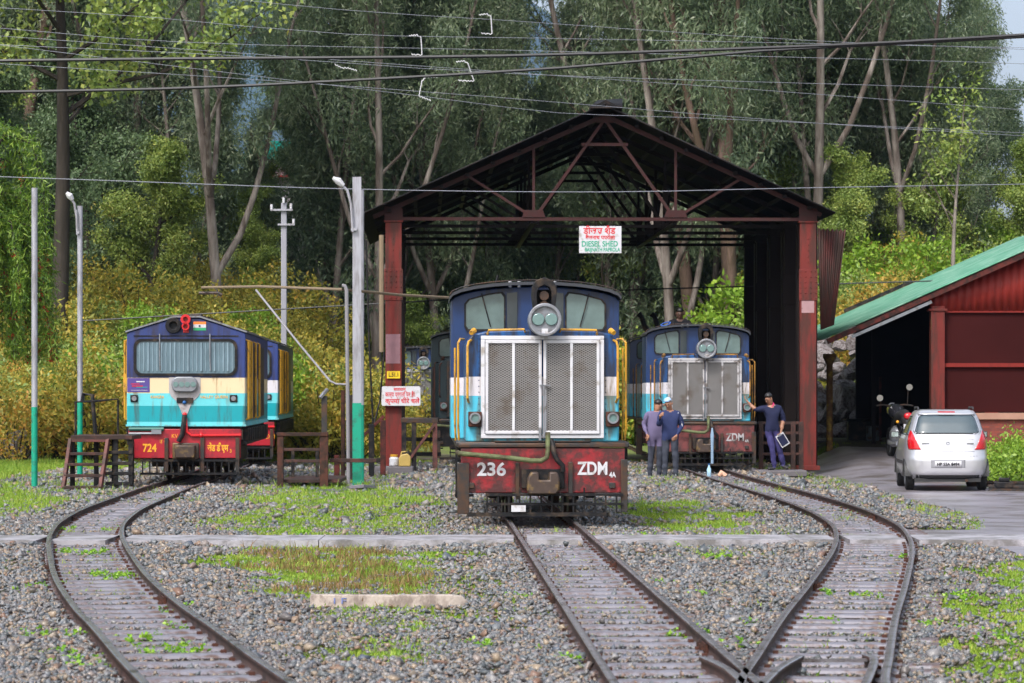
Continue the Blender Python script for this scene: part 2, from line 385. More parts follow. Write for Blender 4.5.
def make_sleeper():
    m = MB(); prof = [(-.098, -.19), (-.094, -.108), (-.080, -.090), (-.045, -.080), (.045, -.080), (.080, -.090), (.094, -.108), (.098, -.19)]
    m.prism(prof, -0.72, 0.72, axis='x')
    for s in (-1, 1):
        for q in (-1, 1): m.box((s * HG + q * 0.065, 0, -0.072), (0.035, 0.05, 0.022), 1)
    me = m.build('sleeper', [SLEEP, RUST, SLSIDE], smooth=25)
    for p in me.data.polygons:
        if p.material_index == 0 and abs(p.normal.z) < .35: p.material_index = 2
    return me
sl0 = make_sleeper(); sl0_used = False
def make_track(path, label, y1, sp=0.52):
    global sl0_used
    root = empty('railway_track', (float(path[0][0]), float(path[0][1]), 0), 0, label, 'railway track')
    P = catmull(path, 0.05); d = np.r_[0, np.cumsum(np.linalg.norm(np.diff(P, axis=0), axis=1))]
    for s in (-1, 1):
        r, _ = rail_mesh(path, s * HG, 'rail', root); r.matrix_parent_inverse = Matrix.Translation(-root.location)
    t = 0.2; k = 0
    while t < d[-1] and k < 98:
        i = int(np.searchsorted(d, t)); p = P[i]; q = P[min(i + 4, len(P) - 1)] - P[max(i - 4, 0)]
        if p[1] > y1: break
        if not (33.3 < p[1] < 35.6 and False):
            o = sl0 if not sl0_used else sl0.copy()
            if sl0_used: COL.objects.link(o)
            sl0_used = True; o.parent = root
            o.location = (p[0] - root.location.x, p[1] - root.location.y, 0.012 * (random.random() - .5)); o.rotation_euler = (0, 0, -math.atan2(q[0], q[1]) + R(random.uniform(-1.2, 1.2)))
        t += sp * random.uniform(0.93, 1.07); k += 1
    TRK.append((P, y1)); return root
trk_l = make_track(LT, 'narrow gauge railway track on the left snaking to the stand beside the blue shunter', 60)
trk_c = make_track(CT, 'straight narrow gauge railway track running under the loco in the middle of the yard', 50)
trk_r = make_track(RT, 'narrow gauge railway track on the right bending toward the shed beside the tarmac', 62)
# joint plates and the crossing where two tracks meet
def rail_part(path, name, parent, label=None):
    o, _ = rail_mesh(path, 0, name, parent); o.matrix_parent_inverse = Matrix.Translation(-parent.location)
    if label: o['label'] = label
    return o
g = lambda px, py: G0(px, py)
rail_part([g(703, 656), g(728, 668), g(752, 690)], 'wing_rail', trk_c)
rail_part([g(800, 655), g(778, 668), g(756, 690)], 'wing_rail', trk_r)
rail_part([g(866, 654), g(874, 657), g(872, 668), g(862, 690)], 'check_rail', trk_r)
o = MB().bar((*g(798, 656), -.03), (*g(868, 655), -.03), 0.03, 0.02).build('tie_bar', RAILTOP, trk_r); o.matrix_parent_inverse = Matrix.Translation(-trk_r.location)
def fishplates(tr, path, off, Ys):
    P = catmull(path, .05)
    for yy in Ys:
        i = int(np.argmin(abs(P[:, 1] - yy))); q = P[min(i + 3, len(P) - 1)] - P[max(0, i - 3)]; q /= np.linalg.norm(q); nn = np.array([q[1], -q[0]])
        c = P[i] + nn * off
        m = MB()
        for s in (-1, 1):
            a = c + nn * s * 0.026 - q * .22; e2 = c + nn * s * 0.026 + q * .22; m.bar((*a, -.06), (*e2, -.06), .022, .06)
            for k in (-.15, -.05, .05, .15):
                bb = c + nn * s * .045 + q * k; m.box((*bb, -.06), (.03, .03, .03))
        o = m.build('fishplate', RUST, tr); o.matrix_parent_inverse = Matrix.Translation(-tr.location)
fishplates(trk_l, LT, HG, [24.4, 34.0]); fishplates(trk_l, LT, -HG, [29.0, 40.1]); fishplates(trk_c, CT, HG, [29.5, 20.0]); fishplates(trk_c, CT, -HG, [24.6]); fishplates(trk_r, RT, HG, [30.2, 40.4]); fishplates(trk_r, RT, -HG, [26.2, 38.0])

# side track right of the car
sx = empty('railway_track', (0, 0, 0), 0, 'short length of black rail lying right of the silver car', 'railway track')
for dy in (0, 2.6):
    o = MB(); a = Vector((8.9, 56.0 + dy, -.13)); c = Vector((13.8, 53.6 + dy, -.13)); o.bar(a, c, .07, .05); o.bar(a - Vector((0, 0, .05)), c - Vector((0, 0, .05)), .02, .06); o.bar(a - Vector((0, 0, .085)), c - Vector((0, 0, .085)), .12, .02)
    o.build('rail', DSTEEL, sx)

# concrete foot crossing laid over all tracks
def slab_y(x): return 34.35 + 0.05 * x * 0.3
path_parts = MB()
cuts = [-13.5, -9.3]
for P_, _ in TRK:
    c_ = float(np.interp(34.35, P_[:, 1], P_[:, 0])); cuts += [c_ - HG - .05, None, c_ - HG + .09, c_ + HG - .09, None, c_ + HG + .05]
    cuts += [c_ + HG + 2.3] if c_ < 4 else [6.5]
segs = []; a = None
for c in cuts:
    if c is None: a = None; continue
    if a is not None: segs.append((a, c))
    a = c
path_root = empty('path', (0, 34.3, 0)); tag(path_root, kind='structure')
for i, (x0, x1) in enumerate(segs):
    m = MB(); n = max(2, int((x1 - x0) / .35)); top = -0.035
    def yy(x, s): return slab_y(x) + s * .62 + 0.10 * (vnoise(x, s, 1.9, 3) - .5) - 34.3
    for k in range(n):
        xa = x0 + .006 + (x1 - x0 - .012) * k / n; xb = x0 + .006 + (x1 - x0 - .012) * (k + 1) / n
        V = [(xa, yy(xa, -1), -.3), (xb, yy(xb, -1), -.3), (xb, yy(xb, 1), -.3), (xa, yy(xa, 1), -.3)]; V += [(p[0], p[1], top) for p in V]
        m.add(V, [(4, 5, 6, 7), (0, 1, 5, 4), (2, 3, 7, 6)] + ([(3, 0, 4, 7)] if k == 0 else []) + ([(1, 2, 6, 5)] if k == n - 1 else []))
    m.build('path_slab', mat('wet_concrete', (0.33, 0.315, 0.345), 0.45, 0, 0.18, 1.5, bump=0.3, dirt=(0.15, 0.14, 0.14), dirt_amt=0.5, dirt_scale=2.5), path_root)

# ---- ballast: crushed stone
def track_dist(x, y):
    """signed distance info to nearest centreline: min |d| over tracks"""
    dmin = np.full(x.shape, 99.0)
    for P, _ in TRK:
        py = P[:, 1]; o = np.argsort(py); cx = np.interp(y, py[o], P[o, 0]); sl = np.interp(y, py[o], np.gradient(P[:, 0])[o] / np.maximum(np.gradient(py)[o], 1e-3))
        dmin = np.minimum(dmin, np.abs(x - cx) / np.sqrt(1 + sl * sl))
    return dmin
def region(n, y0, y1, x0=-99, x1=99, marg=1.6):
    y = rng.uniform(y0, y1, n); hw = y * 0.1745 + marg; x = rng.uniform(-1, 1, n) * (y1 * 0.1745 + marg); k = np.abs(x) < hw
    return x[k], y[k]
xs_, ys_, ss_ = [], [], []
for y0, y1, dens, s in ((15.5, 22, 1000, .0135), (22, 30, 700, .0152), (30, 40, 470, .0178), (40, 52, 280, .022), (52, 72, 130, .031)):
    n = int((y1 - y0) * 2 * (y1 * .1745 + 1.6) * dens); x, y = region(n, y0, y1); xs_.append(x); ys_.append(y); ss_.append(s * rng.lognormal(0.0, 0.33, len(x)))
x = np.concatenate(xs_); y = np.concatenate(ys_); s = np.concatenate(ss_)
d = track_dist(x, y); gr = grass_amount(x, y)
keep = ~inpoly(x, y, ROAD) & ~((np.abs(y - slab_y(x)) < .6) & (x < 6.4)) & (np.abs(d - HG) > .045 + s * .5)
keep &= rng.random(len(x)) > gr * 0.93
keep &= (rng.random(len(x)) > .75 * sm(.62, .8, vnoise(x, y, 1.1, 61) * .6 + vnoise(x, y, 3.3, 62) * .4)) | (np.abs(d) < 1.0)
inside = d < HG
keep &= ~(inside & (rng.random(len(x)) < np.where(vnoise(x, y, 1.4, 51) > .55, .0, .35)))
keep &= ~((x < -10) & (y > 44)) & ~((x > 9) & (y > 44))
x, y, s, d, inside = x[keep], y[keep], s[keep], d[keep], inside[keep]
hump = 0.035 * (1 - sm(0.9, 1.6, d)) * (d > HG)
s = np.where(inside, s * .72, s)
z = gz(x, y) + hump + s * rng.uniform(-.1, 1.0, len(x)) + np.where(inside, -.104 - .012 * (vnoise(x, y, 1.4, 51) < .5) - gz(x, y), 0)
N0 = len(x); print('stones', N0)
cube = np.array([(a, b_, c) for c in (-1, 1) for b_ in (-1, 1) for a in (-1, 1)], float)
Q = np.array([(0, 2, 3, 1), (4, 5, 7, 6), (0, 1, 5, 4), (2, 6, 7, 3), (0, 4, 6, 2), (1, 3, 7, 5)])
def rot_mats(n, flat=1.0):
    q = rng.normal(size=(n, 4)); q /= np.linalg.norm(q, axis=1)[:, None]; a, b_, c, d_ = q.T
    return np.stack([np.stack([1 - 2 * (c * c + d_ * d_), 2 * (b_ * c - a * d_), 2 * (b_ * d_ + a * c)], 1), np.stack([2 * (b_ * c + a * d_), 1 - 2 * (b_ * b_ + d_ * d_), 2 * (c * d_ - a * b_)], 1), np.stack([2 * (b_ * d_ - a * c), 2 * (c * d_ + a * b_), 1 - 2 * (b_ * b_ + c * c)], 1)], 1)
sv = cube[None] * rng.uniform(0.35, 1.15, (N0, 8, 1)) * np.stack([rng.uniform(.8, 1.5, N0), rng.uniform(.7, 1.1, N0), rng.uniform(.4, .8, N0)], 1)[:, None] * s[:, None, None]
sv += rng.normal(size=sv.shape) * s[:, None, None] * .12
sv = np.einsum('nij,nkj->nki', rot_mats(N0), sv); sv[:, :, 2] *= .8
sv += np.stack([x, y, z], 1)[:, None]
STONE = ramp_island('ballast_stone', [(0, (0.028, 0.026, 0.027)), (.12, (0.056, 0.060, 0.064)), (.24, (0.104, 0.116, 0.124)), (.36, (0.152, 0.160, 0.172)), (.46, (0.208, 0.200, 0.204)), (.55, (0.092, 0.084, 0.088)), (.64, (0.192, 0.160, 0.132)), (.72, (0.264, 0.204, 0.144)), (.78, (0.168, 0.096, 0.068)), (.84, (0.256, 0.240, 0.232)), (.89, (0.080, 0.096, 0.128)), (.94, (0.060, 0.048, 0.044)), (.98, (0.352, 0.312, 0.272)), (1, (0.440, 0.424, 0.416))], rough=0.34, bump=0.5, clump=.3, clump_scale=.7)
ballast = np_mesh('ballast', sv.reshape(-1, 3), (Q[None] + 8 * np.arange(N0)[:, None, None]).reshape(-1, 4), STONE); tag(ballast, kind='stuff', label='grey and tan crushed stone spread between the tracks', cat='ballast')

# ---- grass: short blades in tufts
def blades(x, y, h, nb, w, lean=.6, spread=.05):
    n = len(x); X = np.repeat(x, nb) + rng.normal(size=n * nb) * spread; Yy = np.repeat(y, nb) + rng.normal(size=n * nb) * spread; H = np.repeat(h, nb) * rng.uniform(.5, 1.2, n * nb)
    a = rng.uniform(0, 2 * np.pi, n * nb); t = rng.uniform(0, 2 * np.pi, n * nb); ln = H * lean * rng.uniform(.3, 1.3, n * nb)
    B = np.stack([X, Yy, gz(X, Yy) - .005], 1); D = np.stack([np.cos(a), np.sin(a), 0 * a], 1); Lw = w * rng.uniform(.6, 1.4, n * nb)
    tip = B + np.stack([np.cos(t) * ln, np.sin(t) * ln, H], 1); mid = B + np.stack([np.cos(t) * ln * .35, np.sin(t) * ln * .35, H * .6], 1)
    V = np.stack([B - D * Lw[:, None] * .5, B + D * Lw[:, None] * .5, mid + D * Lw[:, None] * .4, tip, mid - D * Lw[:, None] * .4], 1)
    m = n * nb; Fa = np.arange(m)[:, None] * 5 + np.array([[0, 1, 2, 4]]); Fb = np.arange(m)[:, None] * 5 + np.array([[4, 2, 3, 3]])
    return V.reshape(-1, 3), np.stack([Fa, ], 1).reshape(-1, 4), np.arange(m)[:, None] * 5 + np.array([[4, 2, 3]])
def blade_obj(name, x, y, h, nb, w, m, **k):
    V, Fq, Ft = blades(x, y, h, nb, w, **k)
    Fall = np.concatenate([Fq[:, [0, 1, 2]], Fq[:, [0, 2, 3]], Ft]); return np_mesh(name, V, Fall, m)
GREEN = ramp_island('fresh_grass', [(0, (.08, .17, .012)), (.35, (.17, .30, .025)), (.65, (.27, .38, .04)), (.88, (.40, .42, .07)), (1, (.40, .28, .10))], rough=.6, translucent=.3, clump=.5, clump_scale=1.2)
STRAW = ramp_island('dry_grass', [(0, (.10, .10, .02)), (.3, (.21, .15, .04)), (.6, (.30, .20, .08)), (.85, (.24, .11, .05)), (1, (.16, .24, .03))], rough=.7, translucent=.25)
gx, gy, gh = [], [], []
for y0, y1, dens, h in ((16, 24, 620, .022), (24, 34, 460, .027), (34, 46, 330, .034), (46, 75, 170, .06)):
    n = int((y1 - y0) * 2 * (y1 * .1745 + 1.6) * dens); x, y = region(n, y0, y1); k = (rng.random(len(x)) < grass_amount(x, y)) & (np.abs(track_dist(x, y) - HG) > .07)
    k &= ~inpoly(x, y, ROAD) & ~((np.abs(y - slab_y(x)) < .66) & (x < 6.4)) & ~((track_dist(x, y) < HG) & (rng.random(len(x)) < .55))
    gx.append(x[k]); gy.append(y[k]); gh.append(h * rng.lognormal(0, .4, k.sum()))
gx, gy, gh = map(np.concatenate, (gx, gy, gh)); print('tufts', len(gx))
grass = blade_obj('grass', gx, gy, gh, 6, .012, GREEN); tag(grass, 'short fresh green grass growing through the stones', 'grass', kind='stuff')
# reddish dry grass in the middle of patch c and on the left
n = 60000; x, y = region(n, 21, 33); k = inpoly(x + 1.1 * (vnoise(x, y, 1.7, 5) - .5), y + 2.2 * (vnoise(x, y, 1.5, 6) - .5), pxpoly([(250, 550), (372, 556), (420, 575), (405, 603), (330, 600), (288, 576)])) & (rng.random(len(x)) < .9 * sm(.35, .7, vnoise(x, y, 3, 8) * .6 + vnoise(x, y, 8, 9) * .4))
dg_ = blade_obj('dry_grass', x[k], y[k], .075 * rng.lognormal(0, .35, k.sum()), 5, .009, STRAW, lean=.5); tag(dg_, 'reddish dry grass stalks in the patch beside the foot crossing', 'dry grass', kind='stuff')
# low weeds: small round leaves
def leaves(C, n, rad, ln, wd, droop, flat=0.0, clumpz=1.0, up=0.0):
    """C (k,3) centres -> leaf quads"""
    k = len(C); P = np.repeat(C, n, 0); r = rng.normal(size=(k * n, 3)); r /= np.linalg.norm(r, axis=1)[:, None]; r *= (rng.random((k * n, 1)) ** .5)
    R_ = np.repeat(np.broadcast_to(rad, (k,)), n)[:, None]; P = P + r * R_ * np.array([1, 1, clumpz])
    D = rng.normal(size=(k * n, 3)); D[:, 2] = D[:, 2] * (1 - flat) - droop; D[:, 2] += up; D /= np.linalg.norm(D, axis=1)[:, None]
    S = np.cross(D, rng.normal(size=(k * n, 3))); S /= np.linalg.norm(S, axis=1)[:, None]
    l = ln * rng.uniform(.6, 1.3, (k * n, 1)); w = wd * rng.uniform(.6, 1.3, (k * n, 1))
    V = np.stack([P, P + D * l * .45 + S * w * .5, P + D * l, P + D * l * .45 - S * w * .5], 1)
    return V.reshape(-1, 3), np.arange(k * n * 4).reshape(-1, 4)
wx, wy = [], []
for px_, py_ in [(83, 640), (60, 660), (72, 668), (95, 672), (140, 644), (185, 632), (178, 612), (160, 655), (188, 657), (62, 556), (93, 556), (58, 532), (100, 577), (115, 580), (128, 578), (118, 533), (690, 640), (652, 586), (570, 665), (742, 628), (740, 650), (828, 597), (869, 600), (300, 535), (645, 538), (632, 541), (820, 625), (905, 560), (700, 600), (445, 560), (990, 640), (940, 630), (960, 600), (590, 540), (720, 560), (668, 547), (40, 590), (30, 640), (480, 650), (520, 600)]:
    X0, Y0 = GP(px_, py_); q = int(rng.integers(5, 18)); wx.append(X0 + rng.normal(size=q) * .08); wy.append(Y0 + rng.normal(size=q) * .22)
wx = np.concatenate(wx); wy = np.concatenate(wy); k = np.abs(track_dist(wx, wy) - HG) > .06; wx, wy = wx[k], wy[k]
V_, F_ = leaves(np.stack([wx, wy, gz(wx, wy) + .035], 1), 14, .035, .035, .024, -.2, .5)
WEED = ramp_island('weed_leaf', [(0, (.08, .22, .01)), (.5, (.20, .42, .02)), (1, (.34, .50, .06))], rough=.5, translucent=.35)
tag(np_mesh('weeds', V_, F_, WEED), 'bright green low weeds sprouting along the rails', 'weeds', kind='stuff')

# ================================================================ FAR HILL AND WOODS
mx = axis([(-2400, 2400, 40)]); my = np.linspace(0, 1, 26)
def ridge(x): return 560 + 150 * np.sin(x / 900 + 2.2) - 0.62 * (x + 200) + 40 * (vnoise(x, x * 0, .004, 3) - .5) + 12 * (vnoise(x, 0 * x, .02, 4) - .5)
Xm, Tm = np.meshgrid(mx, my); Hm = np.maximum(ridge(Xm), -20)
Zm = -40 + (Hm + 40) * Tm ** .9 + 25 * (vnoise(Xm, Tm * 900, .006, 6) - .5) * np.sin(Tm * np.pi); Ym = 3200 + 900 * Tm + 90 * (vnoise(Xm, Tm * 900, .008, 9) - .5)
ii = (np.arange(len(my) - 1)[:, None] * len(mx) + np.arange(len(mx) - 1)[None]).ravel()
MOUNT = mat('forested_mountain', (0.03, 0.06, 0.045), 0.9, 0, .4, .01)
mountain = np_mesh('mountain', np.stack([Xm.ravel() * 2.4, Ym.ravel() * 2.4, Zm.ravel() * 2.4 - 20], 1), np.stack([ii, ii + 1, ii + len(mx) + 1, ii + len(mx)], 1), MOUNT, smooth=True); tag(mountain, kind='structure')

BARK = {}
def bark(name, col, d=(.10, .07, .05)):
    return mat(name, col, .85, 0, .35, 2.0, bump=.5, dirt=d, dirt_amt=.7, dirt_scale=3, streak=True)
BK_PALE = bark('pale_eucalyptus_bark', (.24, .21, .19), (.09, .07, .06)); BK_DARK = bark('dark_bark', (.055, .045, .038), (.03, .025, .02)); BK_PINK = bark('pinkish_bark', (.20, .13, .11))
EUC = ramp_island('eucalyptus_leaf', [(0, (0.046, 0.081, 0.052)), (.22, (0.098, 0.150, 0.091)), (.45, (0.156, 0.215, 0.124)), (.65, (0.221, 0.280, 0.156)), (.82, (0.312, 0.351, 0.221)), (.93, (0.442, 0.468, 0.338)), (1, (0.390, 0.260, 0.117))], rough=.42, translucent=.5, clump=.5, clump_scale=.4)
EUCO = ramp_island('olive_leaf', [(0, (0.064, 0.108, 0.022)), (.3, (0.134, 0.208, 0.040)), (.6, (0.234, 0.306, 0.064)), (.85, (0.360, 0.396, 0.090)), (1, (0.540, 0.288, 0.072))], rough=.5, translucent=.25, clump=.5, clump_scale=.5)
DARKL = ramp_island('dark_leaf', [(0, (0.044, 0.081, 0.037)), (.5, (0.106, 0.169, 0.075)), (1, (0.237, 0.312, 0.138))], rough=.5, translucent=.25, clump=.5, clump_scale=.5)
LIME = ramp_island('lime_leaf', [(0, (.08, .17, .012)), (.5, (.20, .34, .03)), (1, (.38, .50, .06))], rough=.5, translucent=.35, clump=.4, clump_scale=.8)
YELB = ramp_island('yellowing_leaf', [(0, (.08, .11, .018)), (.25, (.20, .22, .035)), (.45, (.34, .32, .045)), (.65, (.48, .36, .05)), (.85, (.52, .28, .05)), (1, (.42, .14, .04))], rough=.6, translucent=.3, clump=.5, clump_scale=.7)
ORB = ramp_island('orange_leaf', [(0, (0.096, 0.144, 0.018)), (.4, (0.288, 0.264, 0.036)), (.7, (0.504, 0.288, 0.048)), (1, (0.540, 0.156, 0.036))], rough=.6, translucent=.3, clump=.5, clump_scale=.7)

def tree_parts(H, tr, style, seed):
    """returns trunk MB and leaf-cluster centres; a fork style carries several slender stems"""
    r_ = random.Random(seed); m = MB(); C = []; n = 9
    stems = []
    ph = r_.uniform(0, 6); lean = Vector((r_.uniform(-.12, .12), r_.uniform(-.1, .1), 0)) * H * style.get('lean', 1)
    path = [Vector((math.sin(ph + i / n * 4) * .014 * H, math.cos(ph + i / n * 3) * .014 * H, H * .93 * i / n)) + lean * (i / n) ** 2 for i in range(n + 1)]
    stems.append((path, tr, H, style.get('t0', .3)))
    for q in range(style.get('fork', 0)):
        i0 = r_.choice([0, 1, 2, 3]); p0 = path[i0]; az = r_.uniform(0, 6.28); out = Vector((math.cos(az), math.sin(az), 0)); hh = H * r_.uniform(.55, .8) - p0.z * .5; P = []
        for i in range(n + 1):
            t = i / n; P.append(p0 + Vector((0, 0, hh * t)) + out * hh * (.30 * t ** .7) + Vector((math.sin(ph + t * 5), math.cos(t * 4 + ph), 0)) * .012 * H * t)
        stems.append((P, tr * r_.uniform(.5, .75), hh * 1.1, max(.22, style.get('t0', .3) - .05)))
    for si, (path, tr_, Hs, t0) in enumerate(stems):
        m.tube(path, [tr_ * (1 - .86 * (i / n)) * (1.25 if i == 0 and si == 0 else 1) for i in range(n + 1)], 8)
        nb = max(5, int(style.get('nb', 16) * (1 if si == 0 else .62)))
        for b_ in range(nb):
            t = t0 + (1 - t0) * (b_ + r_.random() * .8) / nb; i = min(int(t * n), n - 1); f = t * n - i; p = path[i].lerp(path[i + 1], f)
            az = r_.uniform(0, 6.283); up = style.get('up', .9) + r_.uniform(-.3, .5); Lb = Hs * style.get('bl', .26) * (1.15 - .75 * t) * r_.uniform(.6, 1.35)
            d = Vector((math.cos(az), math.sin(az), up)).normalized(); pts = [p]; rad = tr_ * (1 - .86 * t) * .5
            for k in range(1, 5):
                d = (d + Vector((r_.uniform(-.28, .28), r_.uniform(-.28, .28), r_.uniform(-.1, .22)))).normalized(); pts.append(pts[-1] + d * Lb / 4)
            m.tube(pts, [rad * (1 - .2 * k) for k in range(5)], 5)
            for k in range(1 if t > .5 else 2, 5):
                for _ in range(style.get('sub', 2)):
                    dd = (d + Vector((r_.uniform(-1, 1), r_.uniform(-1, 1), r_.uniform(-.7, .7)))).normalized(); q = pts[k] + dd * Lb * r_.uniform(.12, .36)
                    m.tube([pts[k], pts[k].lerp(q, .5) + Vector((0, 0, .1)), q], [rad * .35, rad * .22, rad * .1], 4, cap=False); C.append(q)
                    if r_.random() < .6: C.append(pts[k].lerp(q, .55))
    return m, np.array([tuple(c) for c in C])
def make_tree(name, H, tr, style, seed, bk, leaf, label, cat, n=92, rad=.72, ln=.235, wd=.05, droop=1.2, clumpz=1.55, group=None):
    root = empty(name, (0, 0, 0), 0, label, cat, group)
    m, C = tree_parts(H, tr, style, seed); m.build('trunk', bk, root, smooth=60)
    V_, F_ = leaves(C, n, rad * rng.uniform(.6, 1.3, len(C)), ln, wd, droop, clumpz=clumpz); np_mesh('crown', V_, F_, leaf, parent=root)
    return root
def place(o, px_, Y, rz=0, sc=1, dz=-.15):
    X0 = (px_ - 512) * Y / F; o.location = (X0, Y, float(gz(X0, Y)) + dz); o.rotation_euler = (0, 0, rz); o.scale = (sc, sc, sc); return o
st_euc = dict(nb=17, t0=.26, up=1.2, bl=.19, sub=2, fork=2); st_dense = dict(nb=22, t0=.12, up=.6, bl=.26, sub=2); st_sparse = dict(nb=11, t0=.3, up=1.7, bl=.20, sub=2, fork=3)
GT = 'tall trees of the wood behind the yard'
LB_E = 'tall grey green eucalyptus in the wood behind the engine shed'; LB_O = 'olive green eucalyptus with bare lower trunk in the wood behind'; LB_D = 'dark bushy tree low in the wood behind the yard'
st_low = dict(st_euc, t0=.12, nb=20)
E1 = make_tree('eucalyptus_tree', 27, .25, st_low, 1, BK_PALE, EUC, LB_E, 'tree', group=GT)
E2 = make_tree('eucalyptus_tree', 25, .27, st_euc, 2, BK_PINK, EUC, LB_E, 'tree', group=GT)
E3 = make_tree('eucalyptus_tree', 26, .23, st_low, 3, BK_PALE, EUCO, LB_O, 'tree', group=GT)
E4 = make_tree('eucalyptus_tree', 24, .20, st_sparse, 4, BK_PALE, EUC, LB_E, 'tree', group=GT)
E5 = make_tree('eucalyptus_tree', 15, .13, dict(nb=22, t0=.05, up=1.3, bl=.17, sub=2, fork=1), 8, BK_PALE, EUC, 'young bushy grey green eucalyptus among the taller trunks', 'tree', n=95, rad=.75, ln=.22, wd=.05, droop=1.0, clumpz=1.4, group=GT)
D1 = make_tree('broadleaf_tree', 13, .26, st_dense, 5, BK_DARK, DARKL, LB_D, 'tree', n=170, rad=.8, ln=.16, wd=.085, droop=.3, clumpz=.8, group=GT)
D2 = make_tree('broadleaf_tree', 10, .22, st_dense, 6, BK_DARK, EUCO, 'olive bushy tree low in the wood behind the yard', 'tree', n=150, rad=.7, ln=.15, wd=.08, droop=.3, clumpz=.8, group=GT)
used = set()
def put(src, px_, Y, sc=1.0, rz=None, label=None, dz=-.15):
    o = src
    if src.name in used: o = copy_tree(src)
    used.add(src.name)
    place(o, px_, Y, random.uniform(0, 6.28) if rz is None else rz, sc, dz)
    if label: o['label'] = label
    return o
TREES = [
 ('E2', 22, 104, 1.0), ('E1', 92, 112, 1.05), ('E4', 128, 104, 1.0), ('E1', 158, 122, 1.0), ('E4', 208, 98, 1.0), ('E4', 322, 109, 1.05), ('E2', 345, 110, 1.0), ('E4', 372, 104, 1.0), ('E1', 402, 118, 1.1), ('E4', 436, 108, .95), 
 ('E3', 505, 122, .6), ('E1', 648, 112, 1.1), ('E4', 662, 104, 1.1), ('E2', 692, 108, 1.05), ('E2', 738, 102, 1.1), ('E3', 780, 110, 1.0), ('E4', 812, 102, 1.05), ('E3', 838, 116, 1.0), ('E3', 872, 110, .95), ('E4', 895, 104, .85), ('E3', 925, 116, .6), ('E1', 1060, 112, .35), ('E2', 1118, 105, .5),
 ('E3', 655, 132, 1.1), ('E1', 760, 130, 1.1), ('E1', 60, 128, 1.1), ('E1', -50, 110, 1.0), ('E3', -20, 125, 1.0), ('E3', 120, 136, 1.1), ('E2', 405, 136, 1.05), 
 ('D1', 20, 92, .8), ('D1', 90, 100, .8), ('D2', 150, 98, .7), ('D2', 262, 112, .5), ('D1', 312, 118, .6), ('D2', 250, 104, .5), ('D1', 410, 122, .8), ('D2', 455, 114, .85), ('D1', 500, 126, .8), ('D2', 540, 120, .8), ('D1', 590, 122, .9), ('D2', 625, 114, .9), ('D1', 680, 122, .8), ('D1', 730, 118, .75), ('D2', 850, 102, .6), ('D1', 890, 114, .65), ('D2', 930, 104, .6), ('D1', 980, 114, .6), ('D2', 1040, 104, .6), ('D2', -40, 98, 1.0), ('D1', 480, 138, .7), ('D1', 560, 140, .7), ('D2', 400, 106, .5), ('D1', 214, 124, .6), ('D2', 790, 106, .6), 
 ('E1', 20, 158, 1.0), ('E3', 100, 165, 1.0), ('E3', 750, 160, 1.1), ('D1', 300, 150, .9), ('D1', 520, 152, .9), 
 ('E5', 110, 104, 1.10), ('E5', 150, 112, 1.22), ('E5', 180, 104, 0.98), ('E5', 240, 108, 0.50), ('E5', 330, 106, 1.22), ('E5', 365, 112, 1.34), ('E5', 395, 108, 1.10), ('E5', 425, 114, 1.34), ('E5', 470, 118, 1.22), ('E5', 498, 112, 0.98), ('E5', 555, 116, 1.04), ('E5', 600, 112, 1.22), ('E5', 632, 118, 1.34), ('E5', 670, 112, 1.22), ('E5', 712, 110, 1.22), ('E5', 755, 108, 1.22), ('E5', 800, 112, 1.28), ('E5', 842, 106, 1.22), ('E5', 882, 108, 1.10), ('E5', 915, 112, 0.95), ('E5', 950, 104, 0.70), ('E5', 990, 110, 0.75), ('E5', 60, 108, 1.22), ('E5', 10, 112, 1.22),
]
for src, px_, Y, sc in TREES: put(src if not isinstance(src, str) else globals()[src], px_, Y, sc)

# ================================================================ LOCOMOTIVES
BLUE = mat('deep_blue_paint', (0.004, 0.08, 0.27), 0.38, 0, .2, 2.5, dirt=(.012, .02, .05), dirt_amt=.6, streak=True, bump=.05)
CYAN = mat('sky_cyan_paint', (0.06, 0.42, 0.58), 0.4, 0, .15, 3, dirt=(.10, .12, .10), dirt_amt=.5, streak=True)
BANDW = mat('grey_white_band', (0.55, 0.53, 0.58), 0.45, 0, .12, 3, dirt=(.22, .18, .14), dirt_amt=.3, streak=True)
BEAMR = mat('buffer_beam_red', (0.25, 0.012, 0.018), 0.38, 0, .25, 4, dirt=(.06, .015, .015), dirt_amt=.65, bump=.35, bscale=9)
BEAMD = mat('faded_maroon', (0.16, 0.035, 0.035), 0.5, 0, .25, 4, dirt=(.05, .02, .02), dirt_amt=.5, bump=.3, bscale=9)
GRILL = mat('galvanised_mesh', (0.26, 0.25, 0.25), 0.5, .3, .2, 6, dirt=(.17, .14, .12), dirt_amt=.3, dirt_scale=3)
ROOFD = mat('dark_cab_roof', (0.03, 0.032, 0.04), 0.45, 0, .3, 5)
CABGL = mat('cab_glass', (0.10, 0.15, 0.145), 0.08, 0, .55, 4, spec=.9)
CABGD = mat('dim_cab_glass', (0.03, 0.04, 0.045), 0.12, 0, .3, 1.5, spec=.8)
LENS = mat('lamp_lens', (0.16, 0.26, 0.26), 0.12, .3, .2, 20, spec=.9)
SILV = mat('silver_lamp_housing', (0.22, 0.23, 0.26), 0.4, .4, .15, 8, dirt=(.15, .14, .14), dirt_amt=.4)
HOSEG = mat('mossy_green_pipe', (0.11, 0.13, 0.06), .55, 0, .35, 10, dirt=(.06, .05, .03), dirt_amt=.5)
IRON = mat('brown_cast_iron', (0.06, 0.04, 0.032), .5, .3, .4, 12, dirt=(.16, .10, .035), dirt_amt=.35)
TEALD = mat('shaded_teal_paint', (0.006, 0.02, 0.026), .45, 0, .3, 3)  # near-black teal: shade inside the shed is put into the paint

